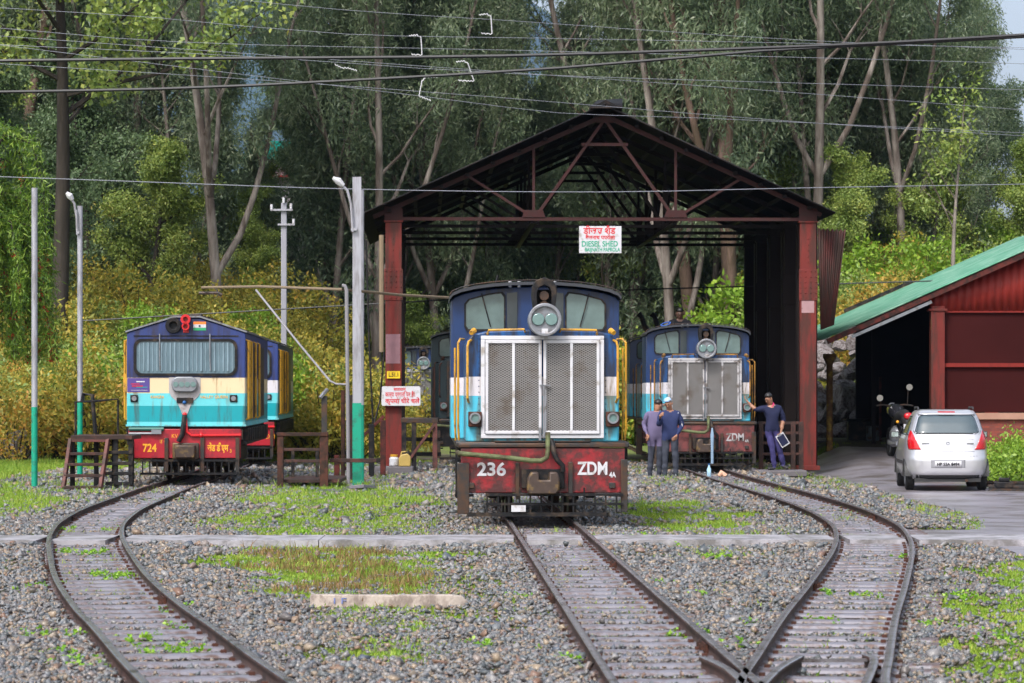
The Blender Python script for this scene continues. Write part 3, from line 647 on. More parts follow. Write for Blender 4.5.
def roundrect(x0, x1, z0, z1, r, n=5):
    P = []
    for cx, cz, a0 in ((x1 - r, z1 - r, 0), (x0 + r, z1 - r, 90), (x0 + r, z0 + r, 180), (x1 - r, z0 + r, 270)):
        for k in range(n + 1):
            a = R(a0 + 90 * k / n); P.append((cx + r * math.cos(a), cz + r * math.sin(a)))
    return P
def grille_mesh(x0, x1, z0, z1, y, parent, m, cw=.052, ch=.03):
    V, Fs = [], []; t = .0045
    def strip(p, q, dy):
        d = np.array(q) - p; l = np.hypot(*d)
        if l < .01: return
        n = np.array([-d[1], d[0]]) / l * t; k = len(V)
        V.extend([(p[0] + n[0], y + dy, p[1] + n[1]), (q[0] + n[0], y + dy, q[1] + n[1]), (q[0] - n[0], y + dy, q[1] - n[1]), (p[0] - n[0], y + dy, p[1] - n[1])]); Fs.append((k, k + 1, k + 2, k + 3))
    sl = ch / cw; w = x1 - x0; h = z1 - z0
    for sgn, dy in ((1, 0), (-1, .004)):
        c = z0 - w * sl
        while c < z1 + w * sl:
            pts = []
            # line z = c + sgn*sl*(x-x0)
            xa, xb = x0, x1
            za, zb = c, c + sgn * sl * w
            if sgn > 0: xs0 = x0 + max(0, (z0 - za) / sl); xs1 = x0 + min(w, (z1 - za) / sl)
            else: xs0 = x0 + max(0, (za - z1) / sl); xs1 = x0 + min(w, (za - z0) / sl)
            if xs1 > xs0: strip(np.array([xs0, c + sgn * sl * (xs0 - x0)]), np.array([xs1, c + sgn * sl * (xs1 - x0)]), dy)
            c += ch
    return np_mesh('radiator_mesh', V, Fs, m, parent=parent)

def hook_rail(pts, r=.02): return MB().tube(pts, r, 8)
def hood_profile(w, z0, zt, rs=.16):
    P = [(-w, z0), (-w, zt - rs * 1.35)]
    for k in range(1, 6):
        a = R(180 - 90 * k / 6); P.append((-w + rs + rs * math.cos(a) + 0, zt - rs * 1.35 + rs * 1.15 * math.sin(a)))
    P += [(-w + rs + .10, zt - .005), (0, zt + .02)]
    return P + [(-a, b) for a, b in reversed(P[:-1])]
CABB = mat('navy_cab_paint', (0.005, 0.026, 0.10), 0.4, 0, .25, 2.5, dirt=(.01, .014, .03), dirt_amt=.35, streak=True)
SHADW = mat('shaded_grimy_white', (.40, .39, .41), .55, 0, .2, 5, dirt=(.12, .10, .09), dirt_amt=.45); SHADY = mat('shaded_grimy_yellow', (.30, .15, .03), .55, 0, .2, 5, dirt=(.08, .05, .03), dirt_amt=.5)  # white and yellow dulled by grime and by shade put into the colour
def shunter(loc, rz, label, num, cls, beam, dark=False, shaded=False, bound=False, body_blue=None, detail=True, text_parts=True, rear=True):
    """hood shunter, front face at local y=0, +y toward its rear, z=0 rail top"""
    t = empty('diesel_locomotive', (loc[0], loc[1], 0), rz, label, 'locomotive')
    BL = body_blue or BLUE; BANDW, CYAN = (TEALD, TEALD) if dark else (MATS['grey_white_band'], MATS['sky_cyan_paint']); WHITE = DSTEEL if dark else (SHADW if shaded else MATS['white_paint']); YELLOW = RUST if dark else (SHADY if shaded else MATS['yellow_paint']); TH = .86 if False else 0  # both variants swap in paints that carry shade in their colour
    # frame and running board
    MB().bx(-1.09, 1.09, .03, 8.6, .93, 1.0).bx(-.75, .75, .5, 8.3, .42, .92).build('frame', DSTEEL, t, bevel=.01)
    bb = MB().bx(-1.03, 1.03, -.05, .06, .36, .925).build('buffer_beam', [beam, DSTEEL], t, bevel=.012)
    MB().bx(-1.06, 1.08, -.07, .03, .93, .985).build('step_edge', DSTEEL, t, bevel=.012)
    for x, w_, z0, z1 in ((-1.0, .15, .1, .74), (-.32, .05, .28, .74), (.345, .055, .28, .75), (1.02, .085, .12, .78)): MB().bx(x - w_ / 2, x + w_ / 2, -.11, -.052, z0, z1).build('bracket', DSTEEL, t, bevel=.006)
    for x in (-.90, .87): MB().bx(x - .04, x + .04, -.09, -.052, .42, .49).build('bolt_block', DSTEEL, t, bevel=.006)
    m = MB().bx(-.95, .80, -.16, -.10, .07, .12).bx(-.72, 1.0, -.15, -.115, .325, .36).bx(-.72, 1.0, -.15, -.115, .21, .24)
    for k in range(13): x = -.70 + k * .135; m.bx(x - .011, x + .011, -.142, -.122, .12, .33 + (.1 if k in (3, 4, 9) else 0))
    m.build('cow_catcher', BLACK, t)
    # coupler
    c = MB().bx(-.27, .27, -.13, -.052, .42, .66).build('coupler_plate', BLACK, t, bevel=.01)
    MB().prism([(-.19, .35), (.16, .35), (.20, .42), (.20, .55), (.17, .63), (.07, .63), (.07, .53), (-.06, .53), (-.06, .63), (-.16, .63), (-.20, .55), (-.21, .42)], -.33, -.131).build('coupler', IRON, t, bevel=.02)
    # hoses
    MB().tube([(-1.07, -.1, .87), (-1.05, -.16, .86), (-.4, -.19, .80), (-.15, -.19, .77), (-.03, -.19, .765), (.045, -.18, .81), (.06, -.17, .90), (.06, -.12, 1.12)], .032, 10).build('air_pipe', HOSEG, t)
    MB().tube([(.10, -.12, 1.02), (.12, -.17, .97), (.13, -.2, .87), (.17, -.21, .78), (.24, -.20, .71), (.245, -.20, .63)], .033, 10).build('hose', BLACK, t)
    for x, z in ((.245, .60), (-.43, .73)): pass
    # hood
    MB().prism(hood_profile(.965, 1.0, 2.40), .13, 2.7).build('hood', [BL, BANDW, CYAN], t, bevel=.02, bands=[(1.82, 0), (1.58, 1), (-1, 2)])
    for s in (-1, 1):
        rv = MB()
        for k in range(17): rv.sphere((s * .80, .125, 1.10 + k * .075), .008, n=3)
        rv.bx(s * .965 - .004, s * .965 + .004, .9, .91, 1.02, 2.2); rv.build('rivet', BL, t)
    MB().tube([(-.6, .02, 1.005), (.6, .02, 1.005)], .012, 6).build('sill_pipe', DSTEEL, t)
    # radiator doors
    f = MB(); gx, z0, z1 = .775, 1.045, 2.335
    f.bx(-gx, gx, .06, .128, z0, z0 + .05).bx(-gx, gx, .06, .128, z1 - .05, z1).bx(-gx, -gx + .05, .06, .128, z0 + .05, z1 - .05).bx(gx - .05, gx, .06, .128, z0 + .05, z1 - .05)
    fr = f.build('grille_frame', WHITE, t, bevel=.006)
    for s in (-1, 1):
        f = MB(); xa, xb = (-.72, -.01) if s < 0 else (.01, .72)
        f.bx(xa, xb, .035, .075, z0 + .055, z0 + .095).bx(xa, xb, .035, .075, z1 - .095, z1 - .055)
        for x in (xa + .02, (xa + xb) / 2, xb - .02): f.bx(x - .019, x + .019, .035, .075, z0 + .095, z1 - .095)
        d = f.build('radiator_door', WHITE, t, bevel=.005)
        grille_mesh(xa + .04, xb - .04, z0 + .09, z1 - .09, .056, d, GRILL)
        MB().bx(xa + .02, xb - .02, .095, .11, z0 + .06, z1 - .06).build('radiator_core', mat('dusty_radiator', (.07, .066, .064), .8, 0, .35, 2.5, dirt=(.06, .052, .046), dirt_amt=.4, dirt_scale=3), d)
    MB().bx(.0, .025, .0, .03, z0 + .02, z1 - .62).bx(-.04, .10, .0, .028, 1.70, 1.72).bx(-.05, -.02, .0, .03, 1.02, 1.18).build('door_bolt', SILV, t)
    # lamps
    h = MB().cyl((.02, -.16, 2.53), (.02, .22, 2.53), .205, 28).ring((.02, 2.53), .165, .21, -.20, -.155, 28).build('headlight', SILV, t, bevel=.01)
    for s in (-1, 1):
        l = MB().cyl((.02 + s * .082, -.19, 2.535), (.02 + s * .082, -.162, 2.535), .078, 20).build('lens', LENS, h, bevel=.01)
    MB().bx(-.02, .06, -.19, -.15, 2.36, 2.42).build('lamp_plate', WHITE, h)
    for x in (-.85, .885):
        b_ = MB().bx(x - .085, x + .085, .02, .128, 1.19, 1.38).build('marker_lamp', RUST, t, bevel=.01)
        MB().ring((x, 1.30), .05, .072, -.02, .02, 20).build('rim', SILV, b_); MB().cyl((x, .0, 1.30), (x, .02, 1.30), .052, 20).build('lens', LENS, b_)
    # yellow rails
    for s in (-1, 1):
        MB().tube([(s * .90, .12, 2.28), (s * .93, .03, 2.26), (s * .945, .02, 2.2), (s * .945, .02, 1.55), (s * .93, .12, 1.50)], .016, 8).build('grab_rail', YELLOW, t)
        MB().tube([(s * .22, .12, 2.39), (s * .23, .04, 2.415), (s * .68, .04, 2.405), (s * .69, .12, 2.36)], .015, 8).build('grab_rail', YELLOW, t)
        MB().tube([(s * 1.05, .25, 1.02), (s * 1.06, .2, 1.2), (s * 1.06, .2, 2.25), (s * 1.03, .4, 2.30), (s * .98, .7, 2.30)], .015, 8).build('handrail', YELLOW, t)
        MB().tube([(s * 1.08, 1.3, 1.0), (s * 1.09, 1.25, 1.2), (s * 1.09, 1.25, 2.2)], .014, 8).build('handrail', YELLOW, t)
        MB().tube([(s * .86, .1, 2.40), (s * .90, .03, 2.37)], [.04, .03], 8).build('grab_knob', YELLOW, t)
    # cab
    cy = 2.6; cw = 1.13
    arc = [(cw * math.cos(a) * 1.0, 2.845 + .20 * math.sin(a)) for a in np.linspace(0, math.pi, 13)]
    def zroof(x): return 2.845 + .20 * math.sqrt(max(0, 1 - (x / cw) ** 2))
    MB().prism([(-cw, 1.0), (cw, 1.0)] + arc, cy, cy + 2.0).build('cab', [TEALD if dark else CABB, BANDW, CYAN], t, bevel=.015, bands=[(1.82, 0), (1.58, 1), (-1, 2)])
    rp = [(x * 1.015, z + .018) for x, z in arc]; rp2 = [(x * 1.02, z + .06) for x, z in arc]
    MB().prism(rp + rp2[::-1], cy - .18, cy + 2.12).build('cab_roof', [ROOFD], t)
    MB().tube([(x, cy - .185, z + .02) for x, z in rp2], .008, 6).build('gutter', DSTEEL, t)
    for s in (-1, 1):
        P = [(.42, 2.47), (.90, 2.47), (.93, 2.52), (.93, 2.80), (.88, 2.86), (.62, 2.93), (.46, 2.95), (.42, 2.90)]; P = [(x * s, z) for x, z in P]
        if s < 0: P = P[::-1]
        w_ = MB().prism(P, cy - .02, cy - .004).build('cab_window', CABGL, t); 
        cx_, cz_ = .67 * s, 2.7
        outer = [((x - cx_) * 1.09 + cx_, (z - cz_) * 1.10 + cz_) for x, z in P]; k = len(P)
        fm = MB(); V = [(x, cy - .03, z) for x, z in outer] + [(x, cy - .03, z) for x, z in P] + [(x, cy - .003, z) for x, z in outer]
        fm.add(V, [(i, (i + 1) % k, k + (i + 1) % k, k + i) for i in range(k)] + [(i, (i + 1) % k, 2 * k + (i + 1) % k, 2 * k + i) for i in range(k)]); fm.build('window_gasket', BLACK, w_)
        P = [(.24, 2.47), (.38, 2.47), (.38, 2.95), (.24, 2.97)]; P = [(x * s, z) for x, z in P]
        MB().prism(P, cy - .02, cy - .004).build('cab_window', CABGD, t)
        MB().tube([(s * .72, cy - .05, 2.95), (s * .66, cy - .05, 2.72), (s * .60, cy - .04, 2.5)], .009, 5).build('wiper', BLACK, t)
    MB().cyl((-.55, cy + .02, 3.0), (-.50, cy + .02, 3.2), .015, 6).build('aerial', BLACK, t)
    # horn / stack hood above the headlight
    arch = [(.13, 2.62), (.155, 2.85), (.15, 2.95), (.11, 3.03), (0, 3.07), (-.11, 3.03), (-.15, 2.95), (-.155, 2.85), (-.13, 2.62)]
    hs_ = MB(); inner = [(x * .6, (z - 2.62) * .78 + 2.62) for x, z in arch]; k = len(arch)
    for yy_ in (0,):
        V = [(x + .02, -.02, z) for x, z in arch] + [(x + .02, -.02, z) for x, z in inner] + [(x + .02, .34, z) for x, z in arch] + [(x + .02, .34, z) for x, z in inner]
        Fs = [];
        for i in range(k - 1): Fs += [(i, i + 1, k + i + 1, k + i), (2 * k + i, 2 * k + i + 1, i + 1, i), (k + i, k + i + 1, 3 * k + i + 1, 3 * k + i), (3 * k + i, 3 * k + i + 1, 2 * k + i + 1, 2 * k + i)]
        Fs += [(0, k, 3 * k, 2 * k), (k - 1, 2 * k - 1, 4 * k - 1, 3 * k - 1)]; hs_.add(V, Fs)
    hs_.bx(-.09, .13, .2, .33, 2.6, 2.92); hs_.build('lamp_shroud', BLACK, t, bevel=.008)
    MB().cyl((.02, .05, 2.7), (.02, .3, 2.7), .07, 14).cyl((.02, .05, 2.84), (.02, .3, 2.84), .06, 14).build('horn', DSTEEL, t)
    for x in (-.22, .26, -.34): MB().cyl((x, cy - .1, 3.03), (x, cy - .1, 3.11), .022, 8).build('roof_bolt', WHITE, t)
    # rear hood, bogies
    if rear: MB().prism(hood_profile(.95, 1.0, 2.4), cy + 2.0, 8.4).build('rear_hood', [BL, BANDW, CYAN], t, bevel=.02, bands=[(1.82, 0), (1.58, 1), (-1, 2)])
    for yb in (1.0, 2.6, 5.6, 7.2):
        for s in (-1, 1):
            w_ = MB().cyl((s * .36, yb, .35), (s * .45, yb, .35), .35, 24).cyl((s * .45, yb, .35), (s * .50, yb, .35), .12, 12).build('wheel', DSTEEL, t, bevel=.01)
    m = MB()
    for yb in (1.8, 6.4):
        for s in (-1, 1): m.bx(s * .62 - .06, s * .62 + .06, yb - 1.4, yb + 1.4, .28, .62)
    m.build('bogie', BLACK, t, bevel=.02)
    for s in (-1, 1):
        m = MB()
        for z in (.3, .6): m.bx(s * .98 - .12, s * .98 + .12, .35, .62, z, z + .03)
        m.bx(s * 1.08 - .012, s * 1.08 + .012, .35, .38, .28, 1.0).bx(s * 1.08 - .012, s * 1.08 + .012, .59, .62, .28, 1.0); m.build('footstep', BLACK, t)
    if num: text(num, .225, WHITE, t, (-.645, -.054, .65), 'number', w=.36, bold=.006)
    if cls:
        text('ZDM', .225, WHITE, t, (.62, -.054, .66), 'class_letters', w=.38, bold=.006); text('4A', .09, WHITE, t, (.875, -.054, .585), 'class_letters', w=.085, bold=.003)
    return t
l236 = shunter((.386, 37.7), .0288, 'big blue white and cyan locomotive with number 236 in the middle of the yard', '236', True, BEAMR)
MB().bx(-.40, -.22, -.19, -.165, .13, .21).build('paper_scrap', WHITE, l236)
lr = shunter((4.07, 63.2), 0.0, 'blue locomotive with maroon beam reading ZDM on the right, men standing by it', None, True, BEAMD, shaded=True)
lb = shunter((4.1, 73.2), 0.0, 'rear blue locomotive in the shed mostly hidden behind the right hand loco', None, False, BEAMD, shaded=True)
for x, b_ in ((-.95, -.28), (-.62, -.22)):
    MB().tube([(x + .45, 4.0 - 1.2, 2.9), (x + .22, 2.8, 3.25), (x + .13, 2.8, 3.52), (x + .05, 2.8, 3.60)], [.07, .07, .06, .085], 8).build('exhaust_pipe', BLACK, lb)
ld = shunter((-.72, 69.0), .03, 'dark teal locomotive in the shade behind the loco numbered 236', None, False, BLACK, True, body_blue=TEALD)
lf = shunter((-2.85, 96), .02, 'small looking blue locomotive far back on the left of the shed', None, False, BEAMD, shaded=True)

# ---- cab-fronted blue locomotive 724
CREAM = mat('cream_paint', (0.66, 0.52, 0.33), .45, 0, .1, 3, dirt=(.3, .2, .1), dirt_amt=.25, streak=True)
TEALP = mat('teal_paint', (0.0, 0.27, 0.32), .4, 0, .12, 3, dirt=(.03, .12, .13), dirt_amt=.35, streak=True)
LCY = mat('light_cyan_paint', (0.11, 0.50, 0.56), .42, 0, .12, 3, dirt=(.15, .22, .2), dirt_amt=.3, streak=True)
IND = mat('indigo_paint', (0.018, 0.036, 0.16), .42, 0, .2, 3, dirt=(.02, .02, .06), dirt_amt=.4, streak=True)
R724 = mat('bright_beam_red', (0.36, 0.010, 0.022), .4, 0, .15, 3, dirt=(.2, .01, .02), dirt_amt=.35)
GREYC = mat('grey_silver_paint', (0.36, 0.34, 0.36), .45, .1, .12, 4, dirt=(.2, .18, .18), dirt_amt=.3)
CURT = mat('curtained_glass', (0.10, 0.16, 0.20), .10, 0, .4, 4, spec=.8)
REDP = mat('red_lamp', (0.5, 0.01, 0.015), .3, 0, .1); SAFF = mat('saffron', (0.8, 0.2, 0.03), .5, 0, .05); FGRN = mat('flag_green', (0.02, 0.30, 0.12), .5, 0, .05)
POSTER = mat('indigo_poster', (0.07, 0.045, 0.22), .4, 0, .15); DBLUE = mat('poster_teal', (.02, .25, .3), .5, 0, .1)
MIDGREEN = mat('dark_green_pipe', (0.01, 0.10, 0.08), .4, 0, .2)
def cab_loco(loc, rz, label, main=True):
    t = empty('diesel_locomotive', (loc[0], loc[1], 0), rz, label, 'locomotive')
    w = 1.075; L = 8.0
    gab = [(-w, 1.0), (w, 1.0), (w, 2.70), (.25, 2.965), (-.22, 2.965), (-w, 2.70)]
    white = CREAM if main else BANDW
    MB().prism(gab, 0, L).build('body', [IND, white, LCY, TEALP], t, bevel=.02, bands=[(1.88, 0), (1.60, 1), (1.37, 2), (1.08, 3), (-1, 2)])
    MB().prism([(-1.1, 2.70), (-.22, 2.975), (.25, 2.975), (1.1, 2.70), (1.1, 2.73), (.25, 3.005), (-.22, 3.005), (-1.1, 2.73)], -.03, L + .03).build('roof', SILV if main else ROOFD, t)
    for k in range(7): MB().bx(-.15 + .08 * (k % 2), .2, 1.0 + k * .9, 1.5 + k * .9, 3.0, 3.06).build('roof_vent', DSTEEL, t)
    wp = roundrect(-.90, .88, 1.96, 2.54, .12)
    k = len(wp); out_ = roundrect(-.95, .93, 1.91, 2.59, .15); inn = wp
    wi = MB().prism(wp, -.012, .02).build('windscreen', CURT, t)
    fm = MB(); V = [(x, -.03, z) for x, z in out_] + [(x, -.03, z) for x, z in inn] + [(x, .0, z) for x, z in out_] + [(x, -.01, z) for x, z in inn]
    fm.add(V, [(i, (i + 1) % k, k + (i + 1) % k, k + i) for i in range(k)] + [(i, (i + 1) % k, 2 * k + (i + 1) % k, 2 * k + i) for i in range(k)] + [(k + i, k + (i + 1) % k, 3 * k + (i + 1) % k, 3 * k + i) for i in range(k)]).build('gasket', BLACK, wi)
    cm = MB()
    for q in range(22):
        x = -.84 + q * .08
        if abs(x) < .86: cm.cyl((x, -.011, 2.0), (x, -.011, 2.52), .012 + .006 * (q % 3), 6)
    cm.build('curtain', mat('pale_curtain', (.16, .23, .28), .35, 0, .5, 3), wi)
    for x in (-.475, .435):
        MB().tube([(x, -.04, 2.68), (x, -.05, 2.2), (x + .01, -.04, 2.02)], .012, 6).build('wiper', SILV, t)
    MB().bx(-.95, .95, -.012, -.001, 2.63, 2.65).build('rain_strip', BLACK, t)
    # grey centre shield with lamp cluster
    if main:
        MB().prism([(-.31, 1.89), (.26, 1.89), (.26, 1.62), (.22, 1.54), (.13, 1.46), (.08, 1.37), (.03, 1.24), (.0, 1.17), (-.05, 1.17), (-.08, 1.24), (-.13, 1.37), (-.18, 1.46), (-.27, 1.54), (-.31, 1.62)][::-1], -.012, .01).build('nose_panel', GREYC, t)
        o = roundrect(-.26, .21, 1.62, 1.90, .12); h = MB().prism(o, -.10, -.013).build('headlight', SILV, t, bevel=.02)
        for s in range(4): MB().cyl((-.18 + s * .105, -.112, 1.76), (-.18 + s * .105, -.10, 1.76), .048, 16).build('lens', LENS, h)
        MB().bx(-.17, .13, -.03, -.013, 1.42, 1.52).build('nose_badge', BLACK, t); MB().sphere((-.03, -.035, 1.43), .035, n=6).build('badge_boss', BLUE, t)
        p = MB().bx(-1.065, -.66, -.008, -.001, 1.62, 1.875).build('poster', POSTER, t)
        MB().bx(-.98, -.78, -.012, -.008, 1.72, 1.74).bx(-1.0, -.84, -.012, -.008, 1.76, 1.775).build('print', REDP, p); MB().bx(-.9, -.70, -.012, -.008, 1.70, 1.715).build('print', DBLUE, p); MB().bx(-.90, -.75, -.012, -.008, 1.80, 1.82).bx(-1.0, -.7, -.012, -.008, 1.65, 1.656).build('print', WHITE, p)
        hr = MB().ring((-.225, 2.83), .07, .145, -.10, -.001, 24).cyl((-.225, -.03, 2.83), (-.225, -.001, 2.83), .08, 16).build('horn', BLACK, t, bevel=.01)
        for dz in (.06, -.07): MB().ring((.0, 2.88 + dz), .045, .09 - (.02 if dz < 0 else 0), -.16, -.01, 18).build('signal_lamp', REDP, t); 
        MB().bx(-.05, .05, -.04, -.001, 2.70, 3.0).build('lamp_bracket', REDP, t)
        f = MB().bx(.13, .36, -.006, -.001, 2.79, 2.85).build('flag', WHITE, t); MB().bx(.13, .36, -.006, -.001, 2.852, 2.90).build('flag', SAFF, t); MB().bx(.13, .36, -.006, -.001, 2.74, 2.788).build('flag', FGRN, t); MB().cyl((.245, -.01, 2.82), (.245, -.005, 2.82), .02, 10).build('flag_wheel', BLUE, t)
        text('KANGRA', .075, ORANGE, t, (-.52, -.006, 1.53), 'lettering', w=.24); text('VALLEY QUEEN', .075, ORANGE, t, (.50, -.006, 1.53), 'lettering', w=.50)
        text('724', .20, ORANGE, t, (-.655, -.054, .60), 'number', w=.25, bold=.005); text('जेड डीएम', .17, ORANGE, t, (.58, -.054, .60), 'class_letters', w=.38, bold=.005); text('3', .09, ORANGE, t, (.81, -.054, .55), 'class_letters')
        text('उ रे', .10, ORANGE, t, (-.42, -.054, .72), 'lettering', w=.11); text('KV', .10, ORANGE, t, (-.20, -.054, .82), 'lettering', w=.11)
    else:
        text('ZDM', .15, ORANGE, t, (.85, -.054, .62), 'class_letters')
    for x in (-.94, .86):
        b_ = MB().bx(x - .07, x + .07, -.03, -.001, 1.44, 1.57).build('marker_lamp', BLACK, t, bevel=.015); MB().cyl((x, -.036, 1.505), (x, -.03, 1.505), .045, 16).build('lens', SILV, b_)
    # underframe and beam
    MB().bx(-1.09, 1.09, -.03, L, 1.0, 1.03).build('sill', LCY, t); MB().bx(-1.0, 1.0, .05, L - .1, .94, .998).build('frame', BLACK, t)
    MB().bx(-1.04, .99, -.05, .03, .42, .95).build('buffer_beam', R724, t, bevel=.01)
    for x, z0 in ((-.35, .18), (.30, .18), (.935, .16), (-.99, .3)): MB().bx(x - .035, x + .035, -.11, -.052, z0, .79).build('bracket', DSTEEL, t, bevel=.005)
    m = MB().bx(-.82, .95, -.12, -.06, .12, .16).bx(-.82, .95, -.11, -.07, .36, .40)
    for k in range(14): x = -.78 + k * .13; m.bx(x - .012, x + .012, -.10, -.08, .16, .36)
    m.build('cow_catcher', BLACK, t)
    MB().bx(-.18, .18, -.35, -.052, .43, .66).bx(-.24, .24, -.12, -.052, .40, .70).build('coupler', IRON, t, bevel=.02)
    MB().tube([(-.02, -.07, 1.2), (-.03, -.12, 1.1), (-.06, -.14, .85), (-.13, -.14, .72)], .045, 8).build('hose', BLACK, t); MB().sphere((-.02, -.07, 1.21), .045, n=6).build('hose_cock', REDP, t)
    MB().tube([(.0, -.08, 1.15), (.02, -.09, .9), (.1, -.09, .83), (1.0, -.09, .84)], .025, 8).sphere((.28, -.09, .835), .045, n=6).build('pipe', REDP, t)
    MB().tube([(-1.03, -.08, .95), (-.4, -.08, .95)], .035, 8).build('pipe', MIDGREEN, t); MB().tube([(-1.03, -.09, .87), (-.62, -.09, .87)], .02, 8).bx(-.62, -.44, -.13, -.06, .86, .94).build('pipe', SILV, t)
    # side: louvred dark panels with yellow grab rails
    for s in (-1, 1):
        m = MB()
        for a_ in (1.6, 4.2): m.bx(s * 1.085 - .01, s * 1.085 + .01, a_, a_ + 2.0, 1.15, 2.5)
        m.build('louvre_panel', DSTEEL, t)
        for a_ in (.12, .55, 1.25, 2.6, 3.9): MB().tube([(s * 1.07, a_, 1.12), (s * 1.12, a_, 1.14), (s * 1.12, a_, 2.55), (s * 1.07, a_, 2.57)], .022, 6).build('grab_rail', YELLOW, t)
        m = MB()
        for k in range(12): m.bx(s * 1.06 - .05, s * 1.06 + .05, .3 + k * .62, .62 + k * .62, .72, .96)
        m.bx(s * .98 - .1, s * .98 + .1, .1, 7.6, .66, .72); m.build('side_valance', BLACK, t, bevel=.01)
    MB().bx(-1.14, -1.075, .0, .05, 1.62, 1.95).build('side_flap', YELLOW, t)
    for yb in (1.2, 2.9, 5.2, 6.9):
        for s in (-1, 1): MB().cyl((s * .36, yb, .35), (s * .45, yb, .35), .35, 20).build('wheel', DSTEEL, t, bevel=.01)
    MB().bx(-.68, .68, .6, 7.4, .25, .62).build('bogie', BLACK, t, bevel=.03)
    return t
l724 = cab_loco((-5.92, 54.5), .031, 'blue cream and teal locomotive with yellow number 724 on its red beam')
l2 = cab_loco((-6.30, 67.0), .031, 'second blue and white locomotive tucked close behind the one numbered 724', False)

# ================================================================ ENGINE SHED
SY = 66.7; S = empty('engine_shed', (2.0, SY, -.12), 0, 'open sided engine shed with a black pitched roof on red riveted columns', 'engine shed')
S_inv = lambda o: setattr(o, 'matrix_parent_inverse', Matrix.Translation(-S.location)) or o
SROOF = mat('dark_roof_sheet', (0.007, 0.0065, 0.007), .6, 0, .3, 2, dirt=(.022, .014, .012), dirt_amt=.4)
UNDER = SROOF  # the underside's shade is put into the roof sheet's near-black colour
TRUSS0 = mat('dark_red_truss', (.045, .014, .014), .6, 0, .3, 3, dirt=(.035, .016, .015), dirt_amt=.5); SHADR = mat('shaded_steel', (.012, .008, .008), .7, 0, .3, 3)  # inner steel carries the shed's shade in its colour; front truss dark red
S.rotation_euler.z = .029
XL, XR, XM = -2.63, 6.59, 2.06; ZE, ZA = 5.40, 7.62; NB = 5; BAY = 2.9
def corrugated(P0, P1, P2, pitch, amp, n_along=None):
    """sheet from P0->P1 (across the corrugations) and P0->P2 (along them)"""
    P0, P1, P2 = map(Vector, (P0, P1, P2)); L = (P1 - P0).length; n = int(L / pitch * 4); nn = (P1 - P0).cross(P2 - P0).normalized(); m = MB(); V = []
    for i in range(n + 1):
        a = P0.lerp(P1, i / n) + nn * amp * math.sin(i * math.pi / 2); V += [a, a + (P2 - P0)]
    m.add(V, [(2 * i, 2 * i + 2, 2 * i + 3, 2 * i + 1) for i in range(n)]); return m
def solid(o, t): mo = o.modifiers.new('sheet_thickness', 'SOLIDIFY'); mo.thickness = t; return o
Y0, Y1 = SY - .55, SY + BAY * (NB - 1) + .6
sl_ = (ZA - ZE) / (XM - XL)
for s, xe, lab in ((-1, -3.38, None), (1, 7.14, None)):
    ze = ZE + (0.02 if s < 0 else .12) + .02; 
    zr = ZA + .34
    o = corrugated((XM - .0, Y0, zr), (XM, Y1, zr), (xe, Y0, ze + .05), .075, .012).build('roof', SROOF, S, smooth=60); solid(S_inv(o), .025)
o = MB().prism([(XM - .36, ZA + .22), (XM, ZA + .37), (XM + .36, ZA + .22), (XM + .36, ZA + .27), (XM, ZA + .45), (XM - .36, ZA + .27)], Y0 + .1, Y1).build('ridge_cap', SROOF, S); S_inv(o)
o = MB().add([(XM - .38, Y0 - .06, ZA + .24), (XM + .36, Y0 - .06, ZA + .24), (XM + .44, Y0 + 1.2, ZA + .56), (XM - .12, Y0 + 1.2, ZA + .52)], [(0, 1, 2, 3)]).build('ridge_cap', SROOF, S); solid(S_inv(o), .03)
for k in range(9):  # purlins
    for s, xe, ze in ((-1, XL - .5, ZE + .05), (1, XR + .4, ZE + .13)):
        t_ = (k + .3) / 9; x_ = XM + (xe - XM) * t_; z_ = ZA + .28 + (ze - ZA - .22) * t_
        o = MB().bx(x_ - .04, x_ + .04, Y0 + .35, Y1 - .1, z_ - .09, z_ - .02).build('purlin', SHADR, S); S_inv(o)
def column(x, y, m, full=True):
    c = MB().bx(x - .18, x + .18, y - .10, y + .10, -.05, ZE - .02).bx(x - .205, x + .205, y - .115, y - .10, ZE - 1.75, ZE - 1.05).bx(x - .21, x + .21, y - .13, y + .13, ZE - .02, ZE + .02).bx(x - .25, x + .25, y - .2, y + .2, -.12, -.02)
    o = S_inv(c.build('column', m, S, bevel=.008))
    r_ = MB()
    for zz in [ZE - 1.7 + .12 * k for k in range(6)]:
        for dx in (-.17, -.06, .06, .17): r_.sphere((x + dx, y - .117, zz), .016, n=4)
    for k in range(28):
        zz = .1 + k * .13
        if zz < ZE - 1.8:
            for dx in (-.14, .14): r_.sphere((x + dx, y - .10, zz), .011, n=3)
    for k in range(5): r_.sphere((x, y - .10, ZE - .9 + k * .13), .014, n=4)
    if full: S_inv(r_.build('rivet', m, S)) 
    return o
